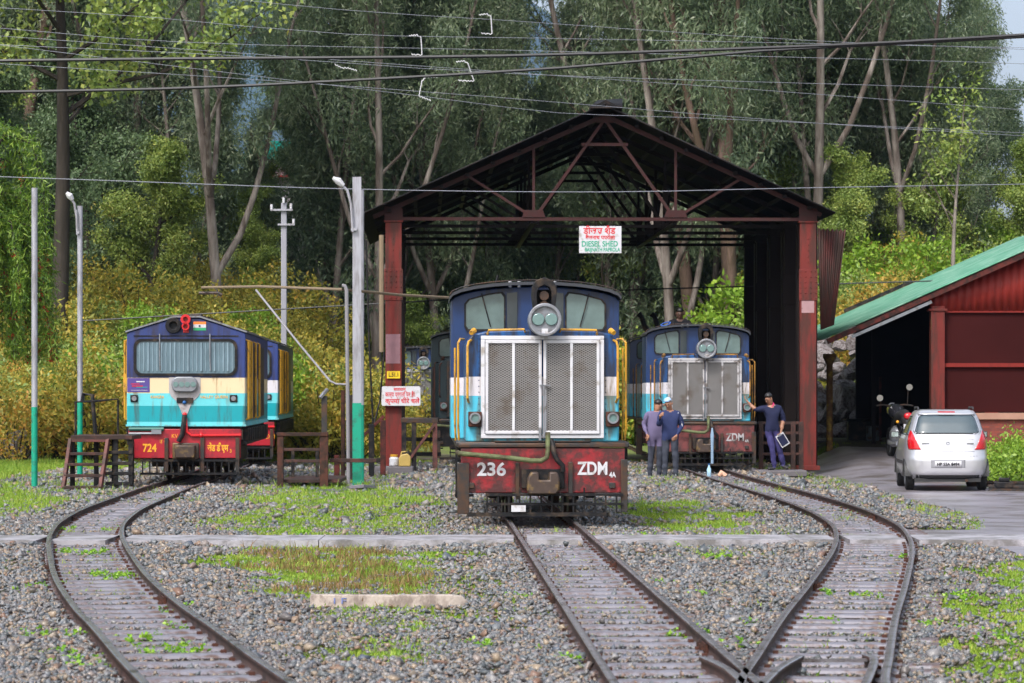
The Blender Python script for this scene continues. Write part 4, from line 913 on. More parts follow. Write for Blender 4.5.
for k in range(NB):
    y = SY + k * BAY; mt = RUSTR if k == 0 else SHADR
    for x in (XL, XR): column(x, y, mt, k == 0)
    t = MB(); bw, bh = .10, .12
    t.bar((XL - .1, y, ZE + .06), (XR + .1, y, ZE + .06), .07, .075)
    for s, xe in ((-1, XL - .45), (1, XR + .3)):
        ze_ = ZE + .10 if s < 0 else ZE + .16
        t.bar((XM, y, ZA + .14), (xe, y, ze_), .08, .10)
        xn = XM + s * 1.58; zr_ = ZA + .14 - (ZA + .14 - ze_) * 1.58 / abs(xe - XM)
        t.bar((xn, y + .005, ZE + .1), (xn, y + .005, zr_), .06, .06)
        t.bar((XM + s * .03, y + .003, ZA + .02), (xn - s * .05, y + .003, ZE + .12), .065, .07)
        xm_ = XM + s * 3.05; zm_ = ZA + .14 - (ZA + .14 - ze_) * 3.05 / abs(xe - XM)
        t.bar((xm_, y - .004, zm_), (xn + s * .08, y - .004, ZE + .14), .06, .06)
        t.prism([(xn - .26, ZE + .10), (xn + .26, ZE + .10), (xn + .2, ZE + .26), (xn - .2, ZE + .26)], y - .058, y - .052)
        t.prism([((XR if s > 0 else XL) - .2, ZE + .02), ((XR if s > 0 else XL) + .2, ZE + .02), ((XR if s > 0 else XL) + .2, ZE + .30), ((XR if s > 0 else XL) - .2, ZE + .34)], y - .07, y - .055)
    t.bar((XM - .52, y - .01, ZA - .50), (XM + .52, y - .01, ZA - .50), .06, .07)
    t.prism([(XM - .2, ZA - .02), (XM + .2, ZA - .02), (XM + .24, ZA + .12), (XM, ZA + .2), (XM - .24, ZA + .12)], y - .065, y - .055)
    o = S_inv(t.build('roof_truss', TRUSS0 if k == 0 else SHADR, S))
# longitudinal ties hung low between the trusses
for x_ in (XM - 1.58, XM + 1.58):
    o = S_inv(MB().bx(x_ - .05, x_ + .05, SY + .1, SY + BAY * (NB - 1), ZE - .03, ZE + .01).build('tie_beam', SHADR, S))
    for k in range(1, NB): S_inv(MB().bar((x_, SY + k * BAY - 1.3, ZE + .75), (x_, SY + k * BAY, ZE + .1), .06, .08).bar((x_, SY + k * BAY - .1, ZE - .02), (x_, SY + k * BAY - .1, ZE + 1.0), .12, .1).build('brace', SHADR, S))
# right side wall of sheets
WALLS = mat('dark_wall_sheet', (0.012, 0.009, 0.010), .7, 0, .3, 2, dirt=(.025, .014, .013), dirt_amt=.4, streak=True)  # near-black sheet with slightly browner streaks
S_inv(solid(corrugated((XR + .22, SY + .2, -.1), (XR + .22, Y1, -.1), (XR + .22, SY + .2, ZE), .1, .015).build('side_wall', WALLS, S, smooth=60), .01))
for k in range(4): S_inv(MB().bx(XR - .12, XR + .12, SY + .9 + 2.9 * k, SY + 1.2 + 2.9 * k, -.1, ZE).build('wall_post', SHADR, S))
for z_ in (1.2, 2.6, 4.0): S_inv(MB().bx(XR + .1, XR + .18, SY + .25, Y1 - .2, z_, z_ + .1).build('wall_rail', SHADR, S))
S_inv(MB().bx(XR - .02, XR + .16, SY + .12, SY + .19, -.1, ZE).build('downpipe', SHADR, S))
# loose red sheet hanging out beside the front column
LS = mat('weathered_red_sheet', (.085, .025, .022), .65, 0, .3, 3, dirt=(.05, .03, .025), dirt_amt=.6, streak=True)
V = []; n = 44
for i in range(n + 1):
    t_ = i / n; dy = .022 * math.sin(i * math.pi / 2); V += [(6.80 + .70 * t_, SY - .1 + .55 * t_ + dy, 5.24 + .03 * math.sin(i * .9)), (6.90 + .34 * t_, SY + .2 + .3 * t_ + dy, 3.0 + .12 * t_)]
S_inv(solid(MB().add(V, [(2 * i, 2 * i + 2, 2 * i + 3, 2 * i + 1) for i in range(n)]).build('loose_sheet', LS, S, smooth=60), .008))
# coloured bands painted on the columns
PALE = mat('chalk_smear', (.33, .20, .21), .7, 0, .2, 8)
S_inv(MB().bx(XR - .15, XR + .13, SY - .104, SY - .1005, 3.38, 3.75).build('chalk_mark', PALE, S)); S_inv(MB().bx(XL - .17, XL + .15, SY - .104, SY - .1005, 2.25, 2.9).build('chalk_mark', mat('faded_mauve', (.22, .12, .14), .7, 0, .3, 5), S))

# signs
sg = empty('sign', (XM + .0 + (600.5 - 605) / 45, SY - .09, 5.0), 0, 'white board reading DIESEL SHED hanging under the shed truss', 'sign')
MB().bx(-.47, .47, -.01, .01, -.30, .30).build('board', WHITE, sg, bevel=.004)
MB().cyl((-.3, .0, .3), (-.3, .03, .42), .008, 5).cyl((.3, .0, .3), (.3, .03, .42), .008, 5).build('hanger', BLACK, sg)
text('डीजल शैड', .2, REDL, sg, (-.02, -.012, .19), 'lettering', w=.72, bold=.004); text('बैजनाथ पपरोला', .12, REDL, sg, (.0, -.012, .045), 'lettering', w=.66, bold=.003)
text('DIESEL SHED', .17, GREENL, sg, (-.01, -.012, -.10), 'lettering', w=.80, bold=.004); text('BAIJNATH PAPROLA', .12, GREENL, sg, (.05, -.012, -.225), 'lettering', w=.78, bold=.003)
sg = empty('sign', (W(401, 396, SY - .36).x, SY - .36, W(401, 396, SY - .36).z), 0, 'white caution board with red Hindi writing on the left shed column', 'sign')
MB().prism(roundrect(-.43, .43, -.215, .215, .04), -.008, .008).build('board', WHITE, sg)
text('सावधान', .10, REDL, sg, (-.03, -.010, .145), 'lettering', w=.27, bold=.002); text('कार्य प्रगति पर है।', .14, REDL, sg, (-.02, -.010, .03), 'lettering', w=.66, bold=.002); text('कृपया धीरे चलें', .14, REDL, sg, (.03, -.010, -.115), 'lettering', w=.76, bold=.003)
def plate(px, py, Y, s, label, w=.29, h=.16):
    p = W(px, py, Y); o = empty('number_plate', p, 0, label, 'sign'); MB().bx(-w / 2, w / 2, -.006, .006, -h / 2, h / 2).build('board', mat('plate_yellow', (.72, .48, .01), .45, 0, .1), o); text(s, h * .8, BLACK, o, (0, -.008, 0), 'lettering', w=w * .72, bold=.003)
plate(393.5, 374.8, SY - .27, 'L.51.1', 'small yellow plate on the left shed column above the caution board'); plate(937, 324, 69.88, 'L.13', 'small yellow plate on the red column of the green roofed building', .28, .28)

# ================================================================ GREEN-ROOFED BUILDING
BY = 70.0; Bd = empty('building', (10, BY, -.15), 0, 'red walled workshop with a green sloping sheet roof on the right', 'building')
B_inv = lambda o: setattr(o, 'matrix_parent_inverse', Matrix.Translation(-Bd.location)) or o
GRS = mat('green_roof_sheet', (.075, .26, .16), .4, .1, .25, 1.2, dirt=(.22, .40, .30), dirt_amt=.5, dirt_scale=1.5, streak=True)
XE, ZEB, SLP = 7.22, 2.86, .44
def zr(x): return ZEB + (x - XE) * SLP
B_inv(solid(corrugated((XE, BY - .35, ZEB), (XE, BY + 15, ZEB), (14.2, BY - .35, zr(14.2)), .1, .014).build('roof', GRS, Bd, smooth=60), .02))
B_inv(solid(corrugated((21.2, BY - .35, ZEB), (21.2, BY + 15, ZEB), (14.2, BY - .35, zr(14.2)), .1, .014).build('roof', GRS, Bd, smooth=60), .02))
B_inv(MB().bar((9.3, BY + 14, zr(9.3) + .1), (11.2, BY + 14, zr(11.2) + .1), .1, .1).build('flashing', BLACK, Bd))
B_inv(MB().bar((XE + .1, BY - .30, zr(XE + .1) - .12), (14.2, BY - .30, zr(14.2) - .12), .05, .12).build('barge_board', DRED, Bd))
BR = mat('red_oxide_sheet', (.19, .019, .015), .55, 0, .15, 1.2, dirt=(.15, .018, .015), dirt_amt=.3, streak=True)
# gable sheet, cut along the roof slope
n = int((18.5 - 9.75) / .035); V = []
for i in range(n + 1):
    x = 9.75 + i * .035; V += [(x, BY + .018 * math.sin(i * math.pi / 2.6), 3.50), (x, BY + .018 * math.sin(i * math.pi / 2.6), min(zr(x), zr(28.4 - x)) - .1)]
B_inv(solid(MB().add(V, [(2 * i, 2 * i + 2, 2 * i + 3, 2 * i + 1) for i in range(n)]).build('gable', BR, Bd, smooth=60), .01))
B_inv(MB().bx(9.76, 10.08, BY - .14, BY + .16, -.2, 3.62).bx(9.70, 10.14, BY - .17, BY + .19, 3.50, 3.56).build('column', RUSTR, Bd, bevel=.01))
for x in (12.6, 15.4, 18.4): B_inv(MB().bx(x - .15, x + .15, BY - .1, BY + .14, -.2, 3.6).build('column', RUSTR, Bd, bevel=.01))
MESHW = mat('red_wire_screen', (.038, .008, .008), .8, 0, .35, .8, spec=.05)
for z0, z1 in ((1.15, 2.20), (2.29, 3.47)): 
    for x0, x1 in ((10.09, 12.44), (12.76, 15.24)):
        w_ = B_inv(MB().bx(x0, x1, BY + .05, BY + .06, z0, z1).build('screen_window', MESHW, Bd))
B_inv(MB().bx(10.09, 18.3, BY - .03, BY + .04, 2.20, 2.29).bx(10.09, 18.3, BY - .02, BY + .03, 3.47, 3.51).bx(11.05, 11.35, BY + .062, BY + .12, 1.1, 3.5).build('window_rail', BR, Bd))
# low brick wall with light coping
BRK = bpy.data.materials.new('red_brick'); BRK.use_nodes = True; n_ = BRK.node_tree; bt = n_.nodes.new('ShaderNodeTexBrick'); tcb = n_.nodes.new('ShaderNodeTexCoord'); mpb = n_.nodes.new('ShaderNodeMapping'); mpb.inputs['Rotation'].default_value = (R(90), 0, 0)
bt.inputs['Color1'].default_value = (.22, .045, .03, 1); bt.inputs['Color2'].default_value = (.13, .03, .025, 1); bt.inputs['Mortar'].default_value = (.10, .05, .04, 1); bt.inputs['Scale'].default_value = 4.2; bt.inputs['Mortar Size'].default_value = .012
n_.links.new(tcb.outputs['Object'], mpb.inputs[0]); n_.links.new(mpb.outputs[0], bt.inputs[0]); n_.links.new(bt.outputs[0], n_.nodes['Principled BSDF'].inputs['Base Color']); n_.nodes['Principled BSDF'].inputs['Roughness'].default_value = .8
B_inv(MB().bx(10.09, 18.4, BY - .06, BY + .12, -.3, .98).build('brick_wall', BRK, Bd)); B_inv(MB().bx(10.09, 18.4, BY - .14, BY + .14, .98, 1.13).build('coping', mat('pinkish_coping', (.36, .20, .15), .6, 0, .2, 4), Bd))
# partition and posts of the open bay
DK = mat('unlit_interior', (.014, .012, .014), .8, 0, .3, 3)  # the unlit bay's darkness is put into this near-black colour
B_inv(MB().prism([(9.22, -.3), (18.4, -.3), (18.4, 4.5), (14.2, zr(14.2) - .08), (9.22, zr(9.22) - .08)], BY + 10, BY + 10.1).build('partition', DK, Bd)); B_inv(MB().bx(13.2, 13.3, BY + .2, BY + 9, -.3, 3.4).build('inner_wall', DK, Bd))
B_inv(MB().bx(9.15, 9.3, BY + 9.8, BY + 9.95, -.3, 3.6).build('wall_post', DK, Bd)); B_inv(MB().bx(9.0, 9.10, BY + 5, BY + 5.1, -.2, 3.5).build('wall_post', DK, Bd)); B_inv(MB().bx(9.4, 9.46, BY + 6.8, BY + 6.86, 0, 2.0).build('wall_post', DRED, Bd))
B_inv(MB().bar((7.9, BY - .28, zr(7.9) - .26), (9.75, BY - .28, zr(9.75) - .26), .05, .07).build('gutter', SILV, Bd))
# rusty support post with funnel head
m = MB().tube([(0, 0, 0), (0, 0, 2.25), (0, 0, 2.42), (0, 0, 2.5)], [.085, .08, .17, .17], 10); sp = m.build('support_post', mat('rusty_yellow_post', (.13, .07, .035), .7, 0, .4, 5, dirt=(.30, .20, .04), dirt_amt=.4), None)
sp.location = (7.95 - .17, BY + 3.5, -.15); sp.scale = (1, 1, 1.08); tag(sp, 'rusty support post with a funnel top at the end of the green roof', 'post')

# ================================================================ POLES, PIPES, WIRES
GALV = mat('galvanised_pole', (0.36, 0.36, 0.41), .42, .35, .15, 3, dirt=(.2, .19, .2), dirt_amt=.35, streak=True)
PGREEN = mat('pole_green_paint', (0.0, 0.27, 0.17), .45, 0, .12, 4, dirt=(.02, .13, .09), dirt_amt=.3)
def gpole(px, ptop, pgreen, Y, r, label, lamp=None, flat=False):
    p0 = W(px, HY, Y); zg = float(gz(p0.x, Y)) - .1; zt = W(px, ptop, Y).z; zm = W(px, pgreen, Y).z
    t = empty('steel_pole', (p0.x, Y, zg), 0, label, 'pole')
    def shaft(z0, z1, m, nm, k=1.0):
        mb = MB()
        if flat:   # channel section
            mb.bx(-r * k, r * k, -r * .5 * k, -r * .3 * k, z0, z1).bx(-r * k, -r * .8 * k, -r * .3 * k, r * .6, z0, z1).bx(r * .8 * k, r * k, -r * .3 * k, r * .6, z0, z1)
        else: mb.tube([(0, 0, z0), (0, 0, z1)], r * k, 12)
        return mb.build(nm, m, t)
    shaft(0, zm - zg, PGREEN, 'painted_base', 1.03); shaft(zm - zg, zt - zg, GALV, 'shaft')
    if lamp:
        lx, lz, bz = lamp; d = (lx - px) * Y / F; z1 = CZ - (lz - HY) * Y / F - zg; z0 = CZ - (bz - HY) * Y / F - zg; s = -1 if d > 0 else 1
        MB().tube([(d * .2, -.1, z0), (d * .3, -.1, z0 + .5), (d * .3, -.1, z1 - .35), (d * .5, -.1, z1 - .1), (d * .8, -.1, z1)], .025, 6).bx(min(0, d * .3), max(0, d * .3), -.12, -.06, z0 + .02, z0 + .07).build('lamp_arm', GALV, t)
        h = MB().tube([(d * .7, -.1, z1 - .02), (d * .95, -.12, z1 + .06), (d * 1.25, -.14, z1 + .12)], [.04, .07, .03], 8).build('lamp_head', WHITE, t)
    return t
gpole(34.5, 188, 407, 54.4, .055, 'tall steel pole with green base at the far left edge', None)
gpole(80, 206, 402, 60.5, .055, 'steel lamp pole with green base behind the wooden steps', (70, 199, 235))
gpole(357, 177, 403, 54.2, .078, 'thick twin channel steel lamp pole with green base left of the shed', (338, 185, 232), flat=True)
gpole(361.5, 190, 405, 56.5, .05, 'thinner steel pole standing just behind the thick lamp pole', None)
# concrete utility pole with crossarms
p0 = W(284, HY, 82); t = empty('utility_pole', (p0.x, 82, -.1), 0, 'pale concrete utility pole with crossarms and insulators behind the 724 locomotive', 'pole')
zt = W(284, 203, 82).z + .1
MB().box((0, 0, zt / 2), (.15, .15, zt)).build('shaft', mat('pale_concrete', (.27, .27, .31), .6, 0, .1, 3), t, bevel=.02)
MB().bx(-.36, .24, -.14, -.09, zt - .22, zt - .17).bx(-.16, .30, -.14, -.09, zt - .62, zt - .57).build('crossarm', GALV, t)
for x, z in ((-.33, zt - .1), (.2, zt - .08), (.27, zt - .5), (0, zt + .08)): MB().cyl((x, -.115, z - .08), (x, -.115, z + .06), .035, 8).build('insulator', WHITE, t)
def pipe(pts, r, m, label, cat='pipe', name='pipe', group=None, n=8):
    P = [W(*p) for p in pts]; o = MB().tube(P, r, n).build(name, m, None); return tag(o, label, cat, group)
TANP = mat('tan_pipe', (.20, .15, .10), .55, 0, .2, 4); GREYP = mat('grey_pipe', (.25, .24, .26), .5, .2, .2, 4)
pipe([(348.5, 488, 55), (347.5, 385, 55), (346.5, 290, 55), (345, 286, 55), (342, 285.5, 55)], .035, GREYP, 'thin grey vertical pipe standing beside the thick lamp pole')
pipe([(202, 287.5, 60), (260, 286.5, 58), (342, 289.5, 55), (400, 295, 57), (455, 298, 60), (520, 301, 66)], .026, TANP, 'long thin tan pipe running level from the lamp poles into the shed')
pipe([(381.5, 235, 66), (381.5, 352, 66)], .055, TANP, 'tan vertical pipe beside the left shed column')
pipe([(199, 293, 60), (218, 293, 60), (222, 295, 60)], .03, DSTEEL, 'short dark bracket pipe hanging left of the tan pipe')
pipe([(256, 290, 57), (300, 345, 56), (330, 381, 55), (336, 384, 55), (346, 384.5, 55)], .020, GREYP, 'pale slanting stay pipe reaching down to the thin grey pipe')
pipe([(366, 240, 60), (369, 340, 60), (373, 424, 60)], .02, BLACK, 'black cable hanging down behind the lamp poles', 'cable', 'cable', n=5)
pipe([(384, 352, 65), (380, 400, 65), (374, 424, 64)], .02, BLACK, 'thin black cable looping down from the tan pipe', 'cable', 'cable', n=5)
pipe([(343, 390, 58), (343, 484, 58)], .04, RUST, 'rusty thin upright left of the lamp pole', 'post', 'post')
pipe([(351, 395, 57.5), (351, 486, 57.5)], .035, DSTEEL, 'dark thin upright touching the lamp pole', 'post', 'post')

# overhead wires (they run on past both edges of the view)
def wire(pts, Y, r, m, label, group=None):
    P = [W(*p, Y) for p in pts]; P = [P[0] + (P[0] - P[1]) * 3] + P + [P[-1] + (P[-1] - P[-2]) * 3]
    C = catmull([tuple(p) for p in P], 1.2); o = MB().tube([tuple(c) for c in C], r, 5, cap=False).build('overhead_wire', m, None); return tag(o, label, 'wire', group)
WB = mat('black_cable', (.012, .012, .016), .5, 0, .1); WG = mat('weathered_wire', (.16, .17, .21), .5, .3, .1)
wire([(-60, 61.5), (160, 59), (500, 56), (760, 48), (900, 42), (1090, 31)], 46, .026, WB, 'upper thick black overhead cable crossing the whole view')
wire([(-60, 93), (160, 89), (340, 81), (560, 68), (760, 51), (900, 43.5), (1090, 33)], 46.4, .024, WB, 'lower thick black overhead cable rising to meet the upper one')
GW = 'thin grey overhead wires'
for i, (pts, Y_) in enumerate([([(-60, 4), (160, 18), (345, 34), (640, 40)], 50), ([(-60, 23), (180, 42), (500, 50), (900, 60), (1090, 66)], 50.5), ([(-60, 42), (240, 56), (520, 74), (900, 86), (1090, 92)], 51), ([(100, -14), (345, 10), (500, 20), (800, 40), (1090, 52)], 51.5), ([(-60, 60), (230, 78), (480, 96), (800, 122), (1090, 140)], 52), ([(420, 66), (560, 76), (760, 90), (1090, 115)], 52.5), ([(420, 96), (560, 113), (700, 118), (1090, 136)], 53)]):
    wire(pts, Y_, .0042, WG, 'thin grey overhead wire, one of the many crossing high in front of the trees', GW)
wire([(50, 178.5), (350, 189), (600, 192), (800, 188), (1090, 183)], 61, .008, WG, 'single pale wire passing level behind the shed roof to the far side')
wire([(440, 300), (560, 293), (640, 289.5), (760, 286)], 78, .018, WB, 'black wire sagging low behind the locomotives inside the shed') 
# white twisted spacers clamped on the wires
GS = 'white twisted wire spacers'
for i, (cx_, cy_, fl, lab) in enumerate([(420, 46, 1, 'white twisted spacer bracket on the wires, the one above the black cable left of centre'), (424, 89, -1, 'white twisted spacer bracket hanging lowest on the wires'), (467, 72, 1, 'white twisted spacer bracket slanting between the two black cables'), (490, 25, 1, 'white twisted spacer bracket highest on the wires'), (347, 67, 0, 'small flat white spacer lying along the wires left of the others')]):
    if fl == 0: P = [(335, 64.5), (342, 68), (348, 68), (358, 71)]
    elif fl > 0:
        sx_ = 6 if i == 2 else 1; P = [(cx_ - 11, cy_ - 10), (cx_ - 3, cy_ - 11), (cx_ + 1, cy_ - 8), (cx_ + 1 + sx_, cy_ + 9), (cx_ - 3, cy_ + 9), (cx_ - 10, cy_ + 8)]
    else: P = [(cx_ + 14, cy_ - 12), (cx_ + 2, cy_ - 12), (cx_ - 2, cy_ - 8), (cx_ - 5, cy_ + 7), (cx_, cy_ + 9), (cx_ + 8, cy_ + 12)]
    pts = []
    for a_, b_ in zip(P[:-1], P[1:]):
        n_ = max(2, int(math.hypot(b_[0] - a_[0], b_[1] - a_[1]) / 1.3))
        for k in range(n_): pts.append((a_[0] + (b_[0] - a_[0]) * k / n_, a_[1] + (b_[1] - a_[1]) * k / n_ + (.55 if k % 2 else -.55), 50.4))
    tag(MB().tube([W(*p) for p in pts], .010, 5).build('wire_spacer', mat('white_plastic', (.5, .5, .53), .4, 0, .03), None), lab, 'spacer', GS)

# ================================================================ STANDS
WOODD = mat('dark_wet_timber', (.035, .022, .020), .55, 0, .35, 5, dirt=(.08, .035, .028), dirt_amt=.4)
REDBR = mat('red_brown_steel', (.12, .045, .04), .55, 0, .3, 5, dirt=(.05, .03, .025), dirt_amt=.5)
def stand(px0, px1, Y): pass
# left: step platform
Yp = 53.0; c0 = W(100, HY, Yp); t = empty('step_platform', (c0.x, Yp, -.12), 0, 'dark timber step platform with a handrail left of the 724 locomotive', 'platform')
def L_(px, py, dy=0): p = W(px, py, Yp); return (p.x - c0.x, dy, p.z + .12)
def part(name, m, fn, bevel=.006): mb = MB(); fn(mb); return mb.build(name, m, t, bevel=bevel)
for px in (69.5, 106): 
    dx = 4 if px < 90 else 5
    part('stringer', REDBR, lambda q: q.bar(L_(px, 488, -.75), L_(px + dx, 439, -.35), .06, .10))
for k, yy_ in enumerate((486, 474.5, 463.5, 453, 440)): part('tread', WOODD if k < 4 else REDBR, lambda q: q.bx(L_(69, 0)[0] + .05 * k / 4, L_(107, 0)[0] + .05 * k / 4, -.8 + k * .1, -.50 + k * .1, L_(0, yy_)[2] - .03, L_(0, yy_)[2] + .02))
part('deck', WOODD, lambda q: q.bx(L_(74, 0)[0], L_(135, 0)[0], -.4, .9, L_(0, 437)[2] - .04, L_(0, 435)[2]))
for px, dy in ((75, -.3), (90, .8), (118, -.3), (126, .8), (133, -.3), (112, .3)): part('leg', BLACK, lambda q: q.bx(L_(px, 0)[0] - .04, L_(px, 0)[0] + .04, dy - .04, dy + .04, -.1, L_(0, 438)[2]))
for yy_ in (452, 463, 473, 483): part('cross_rail', BLACK, lambda q: q.bx(L_(108, 0)[0], L_(135, 0)[0], -.36, -.31, L_(0, yy_)[2] - .03, L_(0, yy_)[2] + .03))
part('handrail', BLACK, lambda q: q.tube([L_(93, 434, .3), L_(90, 395, .3), L_(81, 394, .3), L_(80, 402, .3)], .04, 6), 0)
part('handrail', BLACK, lambda q: q.tube([L_(75.5, 435, 0), L_(75.5, 402, 0), L_(97, 401, 0), L_(118, 399, 0), L_(118, 434, 0)], .022, 6), 0)
# middle stand, right of 724
Yp = 53.5; c0 = W(303, HY, Yp); t = empty('work_platform', (c0.x, Yp, -.12), 0, 'rusty rail fenced work platform between the 724 locomotive and the lamp pole', 'platform')
for px, yt, w_ in ((280.5, 434, .055), (324, 432, .075)): part('post', RUST, lambda q: q.bx(L_(px, 0)[0] - w_, L_(px, 0)[0] + w_, -.05, .05, -.1, L_(0, yt)[2]))
part('post', DSTEEL, lambda q: q.bx(L_(324, 0)[0] - .05, L_(324, 0)[0] + .05, .06, .12, -.1, L_(0, 396)[2]))
part('top_rail', RUST, lambda q: q.bx(L_(277, 0)[0], L_(328, 0)[0], -.07, .07, L_(0, 436)[2], L_(0, 432.5)[2]))
for yy_ in (449.5, 461): part('rail', WOODD, lambda q: q.bx(L_(278, 0)[0], L_(322, 0)[0], -.03, .03, L_(0, yy_ + 1.5)[2], L_(0, yy_ - 1.5)[2]))
part('cap_bar', SILV, lambda q: q.bar(L_(320, 398, 0), L_(327, 389, .1), .06, .05))
for px in (287, 312): part('post', BLACK, lambda q: q.bx(L_(px, 0)[0] - .03, L_(px, 0)[0] + .03, 1.4, 1.46, -.1, L_(0, 450)[2]))
part('deck', WOODD, lambda q: q.bx(L_(280, 0)[0], L_(340, 0)[0], .1, 2.6, .12, .18))
part('rail', WOODD, lambda q: q.bx(L_(328, 0)[0], L_(375, 0)[0], .4, .45, L_(0, 463)[2], L_(0, 459)[2]))
# right stand beside left shed column
Yp = 64.0; c0 = W(420, HY, Yp); t = empty('work_bench', (c0.x, Yp, -.12), 0, 'black steel work bench with a brown slanting brace right of the left shed column', 'bench')
part('bench_top', DSTEEL, lambda q: q.bx(L_(401, 0)[0], L_(438, 0)[0], -.1, 1.2, L_(0, 423)[2], L_(0, 418)[2]))
part('brace', REDBR, lambda q: q.bar(L_(410, 459, -.12), L_(434, 425, -.12), .07, .06))
for px, m_ in ((435, REDBR), (404, BLACK), (414, BLACK)): part('leg', m_, lambda q: q.bx(L_(px, 0)[0] - .05, L_(px, 0)[0] + .05, -.1, 0, -.1, L_(0, 422)[2]))
for yy_ in (440, 455): part('rail', BLACK, lambda q: q.bx(L_(404, 0)[0], L_(440, 0)[0], .9, .96, L_(0, yy_ + 2)[2], L_(0, yy_ - 2)[2]))
# dark post group left of the column
Yp = 60; c0 = W(370, HY, Yp); t = empty('frame_stand', (c0.x, Yp, -.12), 0, 'dark rusty frame of posts and a slanting bar just left of the left shed column', 'frame')
for px, m_, yt in ((371.5, BLACK, 424), (383, DRED, 420), (337, DRED, 455)): part('post', m_, lambda q: q.bx(L_(px, 0)[0] - .055, L_(px, 0)[0] + .055, -.05, .05, -.1, L_(0, yt)[2]))
part('brace', DRED, lambda q: q.bar(L_(362, 437, 0), L_(384, 416, 0), .05, .06)); part('rail', BLACK, lambda q: q.bar(L_(337, 462, 0), L_(384, 460, 0), .05, .09)); part('rail', DRED, lambda q: q.bar(L_(337, 457, .1), L_(346, 470, .1), .05, .06))
# timber platform right of loco three
Yp = 65; c0 = W(780, HY, Yp); t = empty('work_platform', (c0.x, Yp, -.12), 0, 'dark brown slatted platform behind the man with the clipboard inside the shed', 'platform')
for px in (761, 793, 801): part('post', WOODD, lambda q: q.bx(L_(px, 0)[0] - .05, L_(px, 0)[0] + .05, -.05, .05, -.1, L_(0, 423)[2]))
for yy_ in (423, 433, 443, 454): part('rail', WOODD, lambda q: q.bx(L_(758, 0)[0], L_(803, 0)[0], -.03, .06, L_(0, yy_ + 1.4)[2], L_(0, yy_ - 1.4)[2]))
# low dark ramp beams under the shed's right side and beyond
tag(MB().bx(7.1, 9.3, 76, 76.3, -.15, .25).bx(7.1, 9.3, 77, 77.2, .3, .36).build('kerb_beam', mat('wet_dark_beam', (.04, .04, .05), .3, 0, .2), None, bevel=.02), 'low wet dark beam lying behind the rusty support post', 'beam')

# things by the column: concrete block, jug, can, slabs
b_ = W(394, 474, 62.5); tag(MB().bx(-.40, .40, -.3, .3, 0, .20).build('concrete_block', mat('dark_concrete', (.12, .11, .12), .6, 0, .25, 4, bump=.3), None, bevel=.02, loc=(b_.x, 62.6, -.13)), 'low dark concrete block at the foot of the left shed column', 'block')
j = empty('plastic_jar', (W(394, 0, 62.5).x, 62.5, .072), 0, 'white plastic jar with an orange lid on the concrete block', 'jar')
MB().tube([(0, 0, 0), (0, 0, .02), (0, 0, .16), (0, 0, .20)], [.08, .10, .10, .07], 14).build('jar', WHITE, j); MB().cyl((0, 0, .2), (0, 0, .245), .08, 14).build('lid', YELLOW, j)
j = empty('jerry_can', (W(405, 0, 62.4).x, 62.4, .072), 0, 'yellow tan jerry can beside the white jar', 'can')
CAN = mat('tan_plastic', (.42, .29, .08), .5, 0, .2, 5)
MB().prism([(-.13, 0), (.12, 0), (.12, .20), (.05, .27), (-.06, .25), (-.13, .18)], -.07, .07).build('body', CAN, j, bevel=.02); MB().cyl((.05, 0, .25), (.08, 0, .33), .025, 8).build('cap', DSTEEL, j); MB().tube([(-.09, 0, .21), (-.07, 0, .30), (.02, 0, .31)], .015, 6).build('handle', CAN, j)
def flat_slab(px, py, lx, ly, lz, rz, m, label, cat, tilt=0):
    X0, Y0_ = GP(px, py); o = MB().add([(-lx, -ly * .7, 0), (-lx * .3, -ly, 0), (lx, -ly * .5, 0), (lx * .9, ly, 0), (-lx * .7, ly * .9, 0), (-lx, -ly * .7, lz), (-lx * .3, -ly, lz), (lx, -ly * .5, lz * .8), (lx * .9, ly, lz), (-lx * .7, ly * .9, lz)], [(0, 1, 2, 3, 4), (9, 8, 7, 6, 5), (0, 5, 6, 1), (1, 6, 7, 2), (2, 7, 8, 3), (3, 8, 9, 4), (4, 9, 5, 0)]).build(cat.replace(' ', '_'), m, None, bevel=.006, loc=(X0, Y0_, float(gz(X0, Y0_)) + .01)); o.rotation_euler = (R(tilt), 0, R(rz)); return tag(o, label, cat)
SLATE = mat('wet_slate', (.12, .11, .135), .3, 0, .25, 5, bump=.2)
flat_slab(358, 491, .30, .5, .06, 25, SLATE, 'dark stone slab tilted on the grass at the foot of the lamp pole', 'stone slab', -7); flat_slab(332, 493, .2, .4, .05, -10, SLATE, 'small dark slab lying left of the tilted slab', 'stone slab'); flat_slab(402, 484, .35, .7, .05, 10, SLATE, 'flat grey slab on the stones in front of the concrete block', 'stone slab'); flat_slab(70, 484, .9, 1.2, .03, 5, SLATE, 'wet dark slab under the timber steps', 'stone slab')
